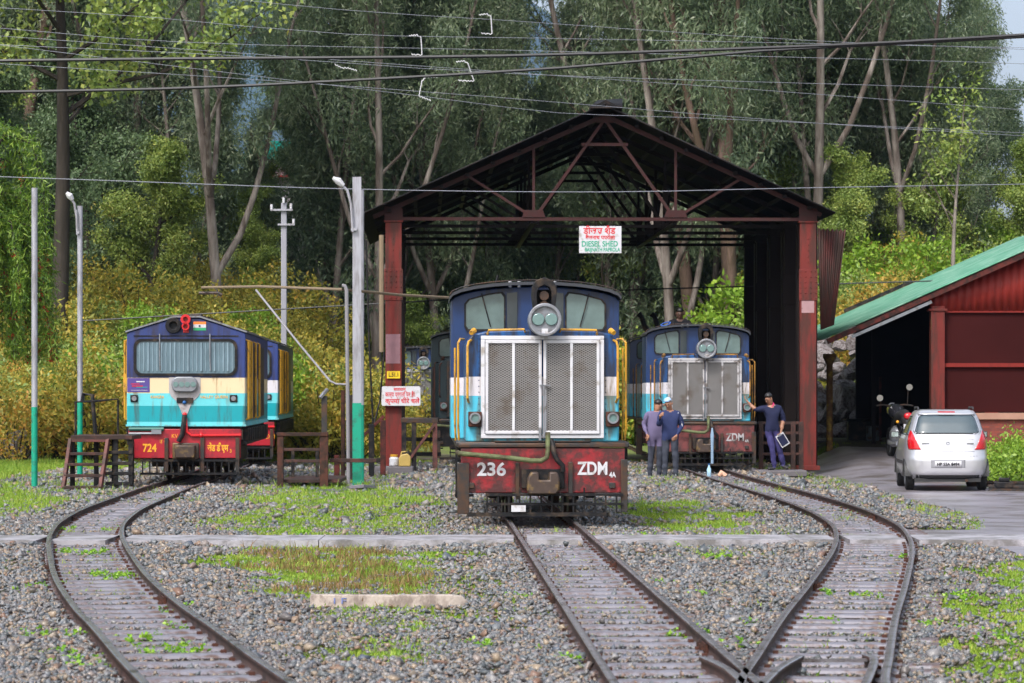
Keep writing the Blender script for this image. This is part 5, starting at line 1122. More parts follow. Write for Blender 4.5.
# old concrete sleeper lying in the grass
X0, Y0_ = GP(390, 608); cs = MB(); Lx = 2.02
pts = [(-1.0, .055, .10), (-.5, .052, .10), (0, .048, .095), (.45, .052, .10), (.75, .05, .10), (.9, .04, .09), (.99, .015, .04)]
V = []
for x, h, z in pts: V += [(x, -h * 1.6, 0), (x, -h * 1.3, z), (x, h * 1.3, z), (x, h * 1.6, 0)]
cs.add(V, [(4 * i + a, 4 * i + a + 1, 4 * i + a + 5, 4 * i + a + 4) for i in range(len(pts) - 1) for a in range(3)] + [(0, 1, 2, 3), tuple(4 * (len(pts) - 1) + a for a in range(4))])
o = cs.build('concrete_sleeper', mat('old_pale_concrete', (.40, .34, .30), .6, 0, .2, 6, bump=.3, dirt=(.2, .16, .14), dirt_amt=.5), None, bevel=.008, loc=(X0, Y0_, float(gz(X0, Y0_)) + .01)); o.rotation_euler = (0, 0, R(-1)); o.scale = (.64, 1, 1); tag(o, 'pale concrete sleeper lying in the dry grass in front of the foot crossing', 'sleeper')
text('I F', .07, mat('blue_ink', (.05, .08, .25), .5, 0, .05), o, (-.62, -.085, .05), 'mark', w=.16, rx=70)
X0, Y0_ = GP(500, 500)
# litter by loco three
j = empty('water_bottle', (W(709, 0, 60.5).x, 60.5, -.1), 0, 'small blue and white plastic bottle standing on the stones before the right locomotive', 'bottle')
MB().tube([(0, 0, 0), (0, 0, .02), (0, 0, .17), (0, 0, .21), (0, 0, .25)], [.035, .045, .045, .02, .02], 10).build('bottle', mat('pale_blue_plastic', (.35, .55, .7), .2, 0, .1), j); MB().cyl((0, 0, .25), (0, 0, .28), .022, 8).build('cap', BLUE, j)
tag(MB().tube([(0, 0, .03), (.05, .02, .10), (.12, 0, .05), (.10, .05, .02)], [.04, .06, .05, .02], 8).build('rag', mat('orange_white_rag', (.6, .35, .25), .8, 0, .4, 20), None, loc=(W(719, 0, 60.2).x, 60.2, -.1)), 'crumpled orange and white rag beside the blue bottle', 'rag')
tag(MB().tube([(0, 0, 0), (.0, 0, .4), (0, 0, .6), (0, 0, .75)], [.03, .03, .04, .012], 10).build('white_hose', mat('pale_hose', (.22, .32, .45), .4, 0, .2), lr, loc=(.12, -.42, .12)), None)
# black lump and oil drum
tag(MB().tube([(0, 0, 0), (0, 0, .3), (0, 0, .62)], .18, 16).build('oil_drum', mat('blue_grey_drum', (.16, .20, .23), .45, .2, .2, 4, dirt=(.1, .05, .03), dirt_amt=.4), None, bevel=.012, loc=(W(873, 0, 77).x, 77, .12)), 'small blue grey drum standing in the dark open bay', 'drum')
tag(MB().bx(-.25, .35, -.2, .2, 0, .75).bx(-.3, .4, -.25, .25, .75, .80).build('tool_chest', BLACK, None, bevel=.02, loc=(W(858, 0, 77.5).x, 77.7, .12)), 'black chest standing left of the small drum', 'chest')
tag(MB().bx(-.16, .16, -.12, .12, 0, .12).bx(-.08, .1, -.1, .1, .12, .19).build('rail_chair', BLACK, None, bevel=.02, loc=(W(1000, 0, 55).x, 54.6, -.13)), 'black lump of iron lying on the short rails right of the car', 'iron')

# ================================================================ CAR
CARP = mat('silver_car_paint', (.56, .56, .60), .28, .55, .04, 2, coat=.6); CARG = mat('car_glass', (.05, .075, .09), .04, 0, .25, 3, spec=1.0)
TAILR = mat('red_tail_glass', (.50, .008, .015), .12, 0, .15, 12, coat=.5); TYRE = mat('tyre_rubber', (.015, .015, .016), .75, 0, .2); PLAST = mat('black_trim', (.02, .02, .022), .5, 0, .2)
cX, cY = 8.13, 56.6; car = empty('parked_car', (cX + .10, cY, -.26 + .012), R(-3.6), 'silver hatchback parked on the tarmac seen from behind', 'car')
LV = [(.22, .70, .12, 3.42), (.34, .765, .01, 3.52), (.46, .79, .0, 3.55), (.60, .795, .0, 3.54), (.66, .795, .03, 3.50), (.78, .79, .06, 3.42), (.90, .785, .075, 3.05), (.98, .77, .09, 2.62), (1.04, .75, .12, 2.5), (1.15, .705, .19, 2.25), (1.28, .66, .27, 2.05), (1.40, .615, .36, 1.85), (1.47, .58, .44, 1.70), (1.515, .54, .56, 1.5), (1.535, .44, .75, 1.3)]
def lev(z):
    zs = [l[0] for l in LV]; return [float(np.interp(z, zs, [l[i] for l in LV])) for i in (1, 2, 3)]
def carpt(z, a, k=6.0):
    w, r, f = lev(z); cy = (r + f) / 2; hl = (f - r) / 2; ca, sa = math.cos(a), math.sin(a); q = (abs(ca) ** k + abs(sa) ** k) ** (-1 / k); return (w * q * ca, cy + hl * q * sa, z)
def rear(x, z, off=0):
    w, r, f = lev(z); cy = (r + f) / 2; hl = (f - r) / 2; u = min(abs(x) / w, .995); return (x, cy - hl * (1 - u ** 6) ** (1 / 6) - off, z)
m = MB(); NA = 96; zs = list(np.arange(.22, 1.53, .035)) + [1.535]; V = []
angs = []
for j in range(NA):
    a = 2 * math.pi * j / NA; angs.append(math.atan2(math.sin(a), math.cos(a)))
for z in zs: V += [carpt(z, a) for a in angs]
m.add(V, [(i * NA + j, i * NA + (j + 1) % NA, (i + 1) * NA + (j + 1) % NA, (i + 1) * NA + j) for i in range(len(zs) - 1) for j in range(NA)] + [tuple(range(NA - 1, -1, -1)), tuple((len(zs) - 1) * NA + j for j in range(NA))])
m.build('body', CARP, car, smooth=50)
def patch(name, outline, m_, off=.006, parent=None, nz_=14):
    """patch on the rear face between left(z) and right(z)"""
    V = []; n = 18
    for i in range(nz_ + 1):
        z = outline[0] + (outline[1] - outline[0]) * i / nz_; xa, xb = outline[2](z), outline[3](z)
        for j in range(n + 1): V.append(rear(xa + (xb - xa) * j / n, z, off))
    o = MB().add(V, [(i * (n + 1) + j, i * (n + 1) + j + 1, (i + 1) * (n + 1) + j + 1, (i + 1) * (n + 1) + j) for i in range(nz_) for j in range(n)]).build(name, m_, parent or car, smooth=50); solid(o, .006); return o
def wl(z0, w0, z1, w1, c=0):  # linear half width with rounded ends
    def f(z):
        t = (z - z0) / (z1 - z0); w = w0 + (w1 - w0) * t; e = min(t, 1 - t) * abs(z1 - z0); r = .06
        return w - (r - math.sqrt(max(0, r * r - (r - min(e, r)) ** 2))) * .8
    return f
f = wl(1.09, .62, 1.43, .52); patch('rear_window', (1.09, 1.43, lambda z: -f(z), f), CARG, .004)
f1 = wl(1.0, .70, 1.44, .57); fr = patch('window_seal', (1.07, 1.445, lambda z: -f(min(max(z, 1.09), 1.43)) - .03, lambda z: f(min(max(z, 1.09), 1.43)) + .03), PLAST, .001)
for s in (-1, 1):
    def xa(z, s=s): t = (z - .78) / .36; return .775 - .09 * t ** 2 - .05 * (1 - t) ** 2
    def xb(z, s=s): t = (z - .78) / .36; return .50 + .17 * t ** .8 - .0
    patch('tail_light', (.78, 1.14, (lambda z, s=s: s * xb(z)) if s > 0 else (lambda z: -xa(z)), (lambda z, s=s: s * xa(z)) if s > 0 else (lambda z: -xb(z))), TAILR, .012)
patch('spoiler_light', (1.485, 1.505, lambda z: -.16, lambda z: .16), TAILR, .06, nz_=2)
patch('spoiler', (1.445, 1.48, lambda z: -.55, lambda z: .55), CARP, .05, nz_=4)
# number plate recess, plate, bumper trims
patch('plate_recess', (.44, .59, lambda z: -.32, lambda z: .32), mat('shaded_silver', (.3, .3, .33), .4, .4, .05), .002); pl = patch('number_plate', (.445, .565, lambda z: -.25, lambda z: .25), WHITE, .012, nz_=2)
text('HP 53A 8494', .085, BLACK, pl, (0, rear(0, .505, .022)[1], .505), 'lettering', w=.42, bold=.002)
patch('lower_trim', (.22, .30, lambda z: -.66, lambda z: .66), PLAST, .004, nz_=3)
patch('tailgate_seam', (.655, .662, lambda z: -.55, lambda z: .55), PLAST, .002, nz_=1); patch('boot_line', (.74, .75, lambda z: -.5, lambda z: .5), mat('shaded_silver', (.3, .3, .33)), .001, nz_=1)
patch('window_line', (.965, .972, lambda z: -.48, lambda z: .48), MATS['shaded_silver'], .001, nz_=1)
MB().ring((0, .90), .022, .032, rear(0, .9)[1] - .014, rear(0, .9)[1] - .004, 20).build('badge', SILV, car)
for x, w_ in ((-.42, .14), (.42, .13)): MB().box((x, rear(x, .895)[1] - .008, .895), (w_, .008, .022)).build('badge', SILV, car)
# side windows and doors (flat glass following the tumblehome)
for s in (-1, 1):
    V = []; n = 16
    for i in range(9):
        z = 1.05 + .36 * i / 8; w, r_, f_ = lev(z)
        ya = r_ + .28 + .1 * i / 8; yb = f_ - .15 - .15 * i / 8
        for j in range(n + 1):
            y = ya + (yb - ya) * j / n; cy = (r_ + f_) / 2; hl = (f_ - r_) / 2; u = min(abs(y - cy) / hl, .99); V.append((s * (w * (1 - u ** 6) ** (1 / 6) + .005), y, z))
    solid(MB().add(V, [(i * (n + 1) + j, i * (n + 1) + j + 1, (i + 1) * (n + 1) + j + 1, (i + 1) * (n + 1) + j) for i in range(8) for j in range(n)]).build('side_window', CARG, car, smooth=50), .004)
    MB().bx(s * .80 - .008, s * .80 + .008, .95, 2.5, .50, .56).build('door_strip', PLAST, car, bevel=.005)
    mi = MB().tube([(s * .72, 2.25, 1.03), (s * .80, 2.22, 1.05)], .02, 6).bx(s * .86 - .08, s * .86 + .08, 2.17, 2.27, .98, 1.10).build('mirror', PLAST, car, bevel=.02); MB().bx(s * .86 - .065, s * .86 + .065, 2.162, 2.17, .995, 1.085).build('mirror_glass', mat('mirror_glass', (.5, .6, .62), .08, .8, .05), mi)
    MB().tube([(s * .52, .62, 1.535), (s * .52, .66, 1.575), (s * .52, 1.5, 1.575), (s * .52, 1.55, 1.535)], .018, 6).build('roof_rail', PLAST, car)
    for yy_, ln_ in ((.62, .31), (2.97, .31)):
        w_ = MB().cyl((s * .60, yy_, .285), (s * .765, yy_, .285), .285, 28).build('wheel', TYRE, car, bevel=.03)
        MB().cyl((s * .766, yy_, .285), (s * .775, yy_, .285), .18, 20).build('rim', SILV, w_)
        a_ = MB(); 
        V = []
        for k in range(13):
            th = math.pi * k / 12; V += [(s * .797, yy_ + .33 * math.cos(th), .27 + .33 * math.sin(th)), (s * .60, yy_ + .33 * math.cos(th), .27 + .33 * math.sin(th))]
        a_.add(V, [(2 * k, 2 * k + 2, 2 * k + 3, 2 * k + 1) for k in range(12)] + [tuple(2 * k for k in range(13))]).build('wheel_arch', PLAST, car)
MB().bx(-.62, .62, .12, 3.3, .17, .24).build('underbody', PLAST, car); MB().cyl((.35, .05, .2), (.35, .5, .2), .03, 8).build('exhaust', DSTEEL, car); MB().bx(-.5, .5, .3, .36, .2, .28).build('axle', PLAST, car)
MB().bx(-.42, -.02, .55, .62, 1.0, 1.22).bx(.1, .46, .55, .62, 1.0, 1.22).build('seat_back', PLAST, car, bevel=.03)

# ================================================================ MOTORCYCLE
mx_, my_ = W(906, 0, 68.6).x, 68.6; bk = empty('motorcycle', (mx_, my_, float(gz(W(906, 0, 68.6).x, 69.2)) + .015), R(5), 'black motorcycle with round mirrors parked nose in left of the silver car', 'motorcycle'); bk.scale = (1.2,) * 3
for yy_ in (.1, 1.35):
    w_ = MB(); V = []
    for k in range(28):
        a = 2 * math.pi * k / 28
        for j in range(8):
            b2 = 2 * math.pi * j / 8; rr = .255 + .05 * math.cos(b2); V.append((.05 * math.sin(b2), yy_ + rr * math.cos(a), .31 + rr * math.sin(a)))
    w_.add(V, [(k * 8 + j, k * 8 + (j + 1) % 8, ((k + 1) % 28) * 8 + (j + 1) % 8, ((k + 1) % 28) * 8 + j) for k in range(28) for j in range(8)]); w_ = w_.build('wheel', TYRE, bk)
    q = MB().cyl((-.06, yy_, .31), (.06, yy_, .31), .05, 10)
    for k in range(5): a = 2 * math.pi * k / 5; q.bar((0, yy_, .31), (0, yy_ + .22 * math.cos(a), .31 + .22 * math.sin(a)), .03, .03)
    q.build('rim', SILV, w_)
MB().tube([(0, -.12, .80), (0, .15, .84), (0, .45, .80), (0, .62, .78)], [.07, .12, .13, .10], 10).build('seat', PLAST, bk, smooth=60)
MB().tube([(0, .6, .80), (0, .8, .90), (0, 1.05, .92), (0, 1.15, .86)], [.09, .16, .15, .08], 12).build('fuel_tank', mat('black_gloss', (.02, .02, .025), .15, 0, .1, coat=.6), bk, smooth=60)
MB().sphere((0, .75, .45), .2, n=8, sc=(.8, 1, 1)).build('engine', SILV, bk); MB().tube([(.0, .1, .31), (0, .45, .5), (0, .75, .7), (0, 1.1, .8), (0, 1.35, .31)], .035, 6).build('frame', PLAST, bk)
MB().tube([(-.14, .05, .3), (-.15, .5, .28), (-.14, .9, .3)], [.05, .05, .03], 8).build('exhaust', SILV, bk)
MB().tube([(0, -.28, .62), (0, -.15, .72), (0, .0, .77)], [.06, .11, .10], 10).build('tail_cowl', PLAST, bk, smooth=60)
MB().sphere((0, -.22, .83), .085, n=8, sc=(1.1, .6, .8)).build('tail_light', TAILR, bk); p = MB().bx(-.11, .11, -.30, -.29, .55, .68).build('number_plate', WHITE, bk); MB().bx(-.08, .08, -.295, -.285, .49, .545).build('reflector', mat('green_reflector', (.05, .4, .2), .3, 0, .1), bk)
for s in (-1, 1):
    MB().sphere((s * .19, -.12, .72), .03, n=5).build('indicator', ORANGE, bk)
MB().tube([(-.36, 1.0, 1.02), (-.2, 1.1, 1.04), (0, 1.15, 1.0), (.2, 1.1, 1.04), (.36, 1.0, 1.02)], .016, 6).build('handlebar', DSTEEL, bk)
for s, hz in ((-1, 1.17), (1, 1.38)):
    mi = MB().tube([(s * .26, 1.06, 1.03), (s * .27, 1.04, hz - .06)], .009, 5).build('mirror_stalk', DSTEEL, bk)
    MB().tube([(s * .29, 1.03, hz), (s * .29, 1.0, hz)], .062, 16).build('mirror', mat('bright_mirror', (.9, .92, .95), .08, 1.0, .02), mi)
MB().sphere((0, 1.22, .98), .10, n=8).build('headlamp', SILV, bk)

# ================================================================ ROCKS
ROCKM = mat('grey_rock', (.22, .20, .205), .7, 0, .35, 1.5, bump=.8, dirt=(.08, .06, .055), dirt_amt=.5, bscale=6)
def rock(x, y, z, sx_, sy_, sz_, rz, label, seed, group=None, m_=ROCKM):
    bm = bmesh.new(); bmesh.ops.create_icosphere(bm, subdivisions=3, radius=1); r_ = random.Random(seed); pl = [(Vector((r_.gauss(0, 1), r_.gauss(0, 1), r_.gauss(0, 1))).normalized(), r_.uniform(.55, .9)) for _ in range(12)]
    for v in bm.verts:
        for nn, d in pl:
            k = v.co.dot(nn)
            if k > d: v.co -= nn * (k - d)
        v.co += Vector((r_.gauss(0, 1), r_.gauss(0, 1), r_.gauss(0, 1))) * .015
    me = bpy.data.meshes.new('boulder'); bm.to_mesh(me); bm.free(); me.materials.append(m_); o = bpy.data.objects.new('boulder', me); COL.objects.link(o); o.location = (x, y, z); o.scale = (sx_, sy_, sz_); o.rotation_euler = (r_.uniform(-.4, .4), r_.uniform(-.4, .4), rz); return tag(o, label, 'rock', group)
RB = 88
def rk(px, py, sx_, sy_, sz_, lab, seed, grp=None, Y_=RB): p = W(px, py, Y_); return rock(p.x, Y_, p.z, sx_, sy_, sz_, seed, lab, seed, grp)
rk(846, 408, .5, .5, .8, 'large pale grey leaning boulder in the rock pile behind the support post', 3, None, 84)
RG = 'boulders of the rock pile behind the yard'
k = 0; r_ = random.Random(4)
for row in range(9):
    for q in range(7):
        Y_ = 81.5 + row * .85 + r_.uniform(-.3, .3); X_ = (806 + q * 11 + r_.uniform(-5, 5) - 512) * Y_ / F; s_ = r_.uniform(.16, .42)
        rock(X_, Y_, float(gz(X_, Y_)) + row * .22 + s_ * .2, s_ * 1.2, s_, s_ * r_.uniform(.6, .9), r_.uniform(0, 3), 'rough grey boulder in the rock pile between the shed and the green roof', 10 + k, RG); k += 1
# dark garden boulder far left
x_, y_ = GP(20, 452); rock(x_, y_, .15, .9, .7, .5, .4, 'dark grey boulder on the grass at the far left', 77)

# ================================================================ SHRUBS AND THE NEAR TREES
def shrub_parts(h, w, n, ln, wd, droop, seed, up=.3):
    r_ = np.random.default_rng(seed); k = int(n); a = r_.uniform(0, 6.283, k); rr = w * np.sqrt(r_.random(k)); zz = h * (.12 + .88 * r_.random(k) ** .8) * (1 - .45 * (rr / w) ** 2)
    return np.stack([np.cos(a) * rr, np.sin(a) * rr, zz], 1)
def make_shrub(name, h, w, leaf, label, group, seed, n=150, per=26, ln=.13, wd=.06, droop=.1, up=.4, cat='shrub'):
    t = empty(name, (0, 0, 0), 0, label, cat, group); C = shrub_parts(h, w, n, ln, wd, droop, seed)
    m = MB(); r_ = random.Random(seed)
    for c in C[:22]: m.tube([(c[0] * .1, c[1] * .1, -.1), (c[0] * .6, c[1] * .6, c[2] * .6), tuple(c)], [.03, .018, .006], 4, cap=False)
    m.build('stem', BK_DARK, t); V_, F_ = leaves(C, per, .26 * rng.uniform(.6, 1.4, len(C)), ln, wd, droop, clumpz=1.1, up=up); np_mesh('foliage', V_, F_, leaf, parent=t); return t
SH = {}
SH['y'] = make_shrub('shrub', 2.6, 1.5, YELB, 'yellow and rusty leaved shrub on the bank behind the locomotives', 'yellowing shrubs on the bank', 1)
SH['o'] = make_shrub('shrub', 2.2, 1.4, ORB, 'orange leaved shrub on the slope behind the right locomotive', 'orange shrubs on the slope', 2)
SH['g'] = make_shrub('shrub', 2.6, 1.4, LIME, 'fresh lime green shrub on the slope behind the shed', 'lime green shrubs', 3, ln=.15, wd=.08, n=130)
SH['v'] = make_shrub('shrub', 2.4, 1.5, EUCO, 'olive green shrub on the bank behind the yard', 'olive green shrubs', 4)
SHR = []
r_ = random.Random(5)
for row in range(7):                              # left bank
    Yr = 77 + row * 4.2
    for q in range(13):
        px = -25 + q * 33 + r_.uniform(-14, 14)
        if px > 385 + row * 4: continue
        u = r_.random(); SHR.append(('y' if u < .72 else ('v' if u < .9 else ('o' if u < .93 else 'g')), px, Yr + r_.uniform(-1.5, 1.5), r_.uniform(.75, 1.25)))
for row in range(5):                              # behind the shed, both sides of the tracks
    Yr = 100 + row * 4.0
    for q in range(13):
        px = 395 + q * 27 + r_.uniform(-9, 9); u = r_.random()
        if 455 < px < 500 and row == 0: pass
        kind = ('v' if u < .5 else ('y' if u < .7 else 'g')) if px < 640 else (('g' if u < .38 else ('o' if u < .62 else 'y')))
        SHR.append((kind, px, Yr + r_.uniform(-1.5, 1.5), r_.uniform(.9, 1.4)))
for row in range(6):                              # right slope
    Yr = 92 + row * 4.0
    for q in range(11):
        px = 775 + q * 28 + r_.uniform(-10, 10); u = r_.random(); kind = ('o' if u < .4 else ('y' if u < .65 else 'v')) if row < 2 else ('g' if u < .6 else ('y' if u < .75 else 'v'))
        SHR.append((kind, px, Yr + r_.uniform(-1.5, 1.5), r_.uniform(.8, 1.25)))
for q in range(26): SHR.append((r_.choice('gggvvyo' if q > 13 else 'gvvvyg'), 405 + q * 14.5 + r_.uniform(-5, 5), 97.5 + r_.uniform(0, 4), r_.uniform(1.1, 1.7)))
SHR = [s for s in SHR if not (385 < s[1] < 462 and s[2] < 109)]
for kd, px, Y_, sc in SHR: put(SH[kd], px, Y_, sc)
# single bright ones
put(make_shrub('shrub', 1.5, .8, LIME, 'small bright yellow green bush standing out just left of the red signal lamp', None, 21, n=60), 139, 84, 1.0)
put(make_shrub('bush', 1.15, 1.1, LIME, 'dense green bush by the brick wall right of the silver car', None, 22, n=170, per=30, ln=.09, wd=.05, cat='bush'), 1012, 62.5, 1.0)
put(make_shrub('bush', 1.0, .9, LIME, 'green weeds bush at the right edge beside the brick wall', None, 23, n=120, per=26, ln=.09, wd=.05, cat='bush'), 1046, 61, 1.1)
# weeping bottlebrush at the left edge
bt = empty('bottlebrush_tree', (0, 0, 0), 0, 'weeping lime green bottlebrush tree with red flowers at the left edge', 'tree')
m = MB(); tips = []; r_ = random.Random(9)
m.tube([(0, 0, 0), (.1, 0, 2), (0, .1, 4.5), (.1, 0, 7.2)], [.18, .15, .11, .04], 8)
for b_ in range(64):
    az = r_.uniform(0, 6.28); z0 = r_.uniform(4.0, 7.3); L0 = r_.uniform(.8, 1.7) * (1.35 - z0 / 12)
    P = [Vector((0, 0, z0 - .5)), Vector((math.cos(az) * L0 * .5, math.sin(az) * L0 * .5, z0 + .45)), Vector((math.cos(az) * L0, math.sin(az) * L0, z0 + .25)), Vector((math.cos(az) * L0 * 1.2, math.sin(az) * L0 * 1.2, z0 - .7)), Vector((math.cos(az) * L0 * 1.28, math.sin(az) * L0 * 1.28, max(2.5, z0 - r_.uniform(1.4, 2.6))))]
    m.tube(P, [.04, .03, .02, .012, .006], 5, cap=False)
    for k in range(1, 4):
        for f in (0, .2, .4, .6, .8): tips.append(P[k].lerp(P[k + 1], f))
m.build('trunk', BK_DARK, bt); V_, F_ = leaves(np.array([tuple(p) for p in tips]), 60, .24, .17, .028, 1.1, clumpz=1.3); np_mesh('crown', V_, F_, ramp_island('bottlebrush_leaf', [(0, (.05, .12, .012)), (.5, (.13, .24, .02)), (1, (.27, .37, .05))], rough=.5, translucent=.3), parent=bt)
fl = [p for p in tips if p.z < 5.2 and r_.random() < .5] + [p for p in tips if p.z > 5.2 and r_.random() < .03]; V_, F_ = leaves(np.array([tuple(p + Vector((0, 0, -.15))) for p in fl]), 26, .06, .09, .02, .2, clumpz=1.9)
o = np_mesh('flowers', V_, F_, mat('crimson_flower', (.42, .01, .02), .6, 0, .3, 8), parent=bt); o['kind'] = 'stuff'
place(bt, -22, 70, .6, 1.05)
# near dark tree overhanging the top left corner
T1 = make_tree('broadleaf_tree', 19, .30, dict(nb=20, t0=.42, up=.45, bl=.36, sub=2, lean=.6), 31, BK_DARK, EUCO, 'yellow green leaved tree with a dark trunk overhanging the top left corner', 'tree', n=70, rad=.75, ln=.20, wd=.12, droop=.3, clumpz=.8); put(T1, 62, 88, 1.0, rz=1.0)
T2 = make_tree('slender_tree', 9, .10, dict(nb=10, t0=.45, up=1.2, bl=.3, sub=1), 33, BK_PALE, EUCO, 'slender pale forked trunk with few leaves right of the shed roof', 'tree', n=16, rad=.5, ln=.2, wd=.09, droop=.4); put(T2, 956, 96, .95, rz=0)

# distant house among the trees
hs = empty('house', (W(276, 0, 126).x, 126, 9.1), .1, 'small pale house with a turquoise roof showing between the trees', 'house'); hs.scale = (.42,) * 3
TQ = mat('turquoise_roof', (.02, .42, .36), .4, 0, .1)
MB().bx(-3.2, 3.2, 0, 6, -5, 3.6).build('wall', mat('pale_house_wall', (.5, .45, .5), .6, 0, .1), hs); MB().bx(-3.6, 3.6, -.6, 6.4, 3.6, 3.8).build('balcony', mat('coral_band', (.55, .08, .08), .5, 0, .1), hs)
MB().prism([(-3.9, 5.4), (3.9, 5.4), (1.6, 7.2), (-1.6, 7.2)], -.6, 6.6).build('roof', TQ, hs); MB().bx(-2.8, 2.8, .3, 5.8, 3.8, 5.4).build('upper_wall', mat('pale_house_wall', (.5, .45, .5)), hs)
for x in (-2, 0, 2): MB().bx(x - .5, x + .5, -.05, .05, 1.2, 2.6).build('window', CABGD, hs)
MB().bx(-3.9, -1.2, -1.4, -.6, 1.2, 1.35).build('awning', TQ, hs)

# ================================================================ PEOPLE
SKIN = mat('brown_skin', (.30, .145, .09), .5, 0, .08, 20); HAIR = mat('black_hair', (.01, .009, .01), .5, 0, .2); NAVY = mat('navy_cloth', (.025, .035, .10), .8, 0, .25, 10)
PURP = mat('grey_purple_cloth', (.13, .11, .20), .85, 0, .2, 8); CHAR = mat('charcoal_cloth', (.045, .05, .07), .85, 0, .25, 10); INDG = mat('indigo_cloth', (.045, .04, .13), .8, 0, .25, 10); DNAV = mat('dark_navy_cloth', (.015, .018, .05), .8, 0, .25, 10); SHOE = mat('dark_shoe', (.03, .028, .03), .5, 0, .2); SHOEW = mat('pale_shoe', (.4, .4, .42), .6, 0, .2); PINKC = mat('magenta_collar', (.55, .03, .16), .7, 0, .1); SILH = mat('silhouette_cloth', (.012, .012, .016), .8, 0, .2)
def figure(name_label, J, mats, root_loc, rz=0, scale=1.0, cap=None, collar=None, jacket=True):
    """J: joints; grows one skinned surface and colours it by nearest bone"""
    t = empty('person', root_loc, rz, name_label, 'person'); t.scale = (scale,) * 3
    E = []; V = []; Rr = []; idx = {}
    def add(n, p, r, par=None):
        idx[n] = len(V); V.append(Vector(p)); Rr.append(r)
        if par is not None: E.append((idx[par], idx[n]))
    B = []   # bones: (a, b, slot)
    bk_ = J.get('bulk', 1); add('pel', J['pel'], (.15 * bk_, .115 * bk_)); sp = Vector(J['pel']).lerp(Vector(J['chest']), .5); add('wai', sp, (.145 * bk_, .11 * bk_), 'pel'); add('che', J['chest'], (.165 * bk_, .12 * bk_), 'wai')
    nk = Vector(J['neck']); hd = Vector(J['head']); add('nec', nk, (.06, .06), 'che'); add('chin', nk.lerp(hd, .55), (.068, .075), 'nec'); add('hea', hd, (.083, .098), 'chin'); add('top', hd + (hd - nk).normalized() * .07, (.06, .07), 'hea')
    B += [('pel', 'wai', 1), ('wai', 'che', 1), ('che', 'nec', 1), ('nec', 'chin', 0), ('chin', 'hea', 0), ('hea', 'top', 0)]
    for s in 'LR':
        add('sh' + s, J['sh' + s], (.07, .07), 'che'); add('el' + s, J['el' + s], (.048, .048), 'sh' + s); w = Vector(J['wr' + s]); e = Vector(J['el' + s]); add('wr' + s, w, (.03, .026), 'el' + s)
        d = (w - e).normalized(); side = Vector(J.get('side' + s, (0, -1, 0))); side = (side - d * side.dot(d)).normalized(); nrm = d.cross(side)
        add('pa' + s, w + d * .06, (.036, .018), 'wr' + s)
        B += [('che', 'sh' + s, 1), ('sh' + s, 'el' + s, 1), ('el' + s, 'wr' + s, 2 if not J.get('short') else 0), ('wr' + s, 'pa' + s, 0)]
        for k, (o_, l_) in enumerate(((-.027, .062), (-.009, .075), (.009, .07), (.026, .055))):
            a = w + d * .10 + side * o_; add('f%d%s' % (k, s), a, (.0095, .0095), 'pa' + s); add('g%d%s' % (k, s), a + d * l_ * .8 + nrm * .02, (.008, .008), 'f%d%s' % (k, s)); add('h%d%s' % (k, s), a + d * l_ * 1.1 + nrm * .045, (.007, .007), 'g%d%s' % (k, s)); B.append(('pa' + s, 'g%d%s' % (k, s), 0)); B.append(('f%d%s' % (k, s), 'h%d%s' % (k, s), 0))
        add('t0' + s, w + d * .045 - side * .05, (.011, .011), 'pa' + s); add('t1' + s, w + d * .085 - side * .065 + nrm * .015, (.009, .009), 't0' + s); B.append(('pa' + s, 't1' + s, 0))
        add('hi' + s, J['hi' + s], (.095, .10), 'pel'); add('kn' + s, J['kn' + s], (.062, .066), 'hi' + s); add('an' + s, J['an' + s], (.045, .05), 'kn' + s); add('he' + s, Vector(J['an' + s]) + Vector((0, 0, -.05)), (.04, .045), 'an' + s)
        add('to' + s, J['to' + s], (.042, .03), 'he' + s); B += [('pel', 'hi' + s, 3), ('hi' + s, 'kn' + s, 3), ('kn' + s, 'an' + s, 3), ('he' + s, 'to' + s, 4)]
    me = bpy.data.meshes.new('body'); me.from_pydata(V, E, []); o = bpy.data.objects.new('body', me); COL.objects.link(o)
    md = o.modifiers.new('skin', 'SKIN'); md.use_smooth_shade = True
    for i, sv_ in enumerate(me.skin_vertices[0].data): sv_.radius = Rr[i]; sv_.use_root = (i == 0)
    ss = o.modifiers.new('sub', 'SUBSURF'); ss.levels = 2; ss.render_levels = 2
    dg = bpy.context.evaluated_depsgraph_get(); m2 = bpy.data.meshes.new_from_object(o.evaluated_get(dg)); bpy.data.objects.remove(o); m2.name = 'body'; m2.materials.clear()
    for q in mats: m2.materials.append(q)
    from mathutils import noise as mn
    for v in m2.vertices:
        c_ = v.co
        if .12 < c_.z < nk.z - .03 or J.get('hem') == 9:
            near = min((c_ - Vector(J['wr' + s])).length for s in 'LR')
            if near > .07:
                f_ = mn.noise(c_ * 9) + .6 * mn.noise(Vector((c_.x * 14, c_.y * 14, c_.z * 26))); v.co += v.normal * (.016 * f_ + (.012 if c_.z > J.get('hem', .84) else .006))
    segs_ = [(V[idx[a]], V[idx[b]], sl, .04 if b == 'nec' else (.12 if b in ('hea', 'top', 'chin') else Rr[idx[a]][0])) for a, b, sl in B]
    for p in m2.polygons:
        c = p.center; best = None
        for a, b, sl, r in segs_:
            ab = b - a; u = max(0, min(1, (c - a).dot(ab) / max(ab.length_squared, 1e-9))); d = (c - a - ab * u).length - r * .6
            if best is None or d < best[0]: best = (d, sl)
        sl = best[1]
        if sl == 3 and c.z > J.get('hem', Vector(J['pel']).z - .10): sl = 1
        p.material_index = sl; p.use_smooth = True
    o = bpy.data.objects.new('body', m2); link(o, t)
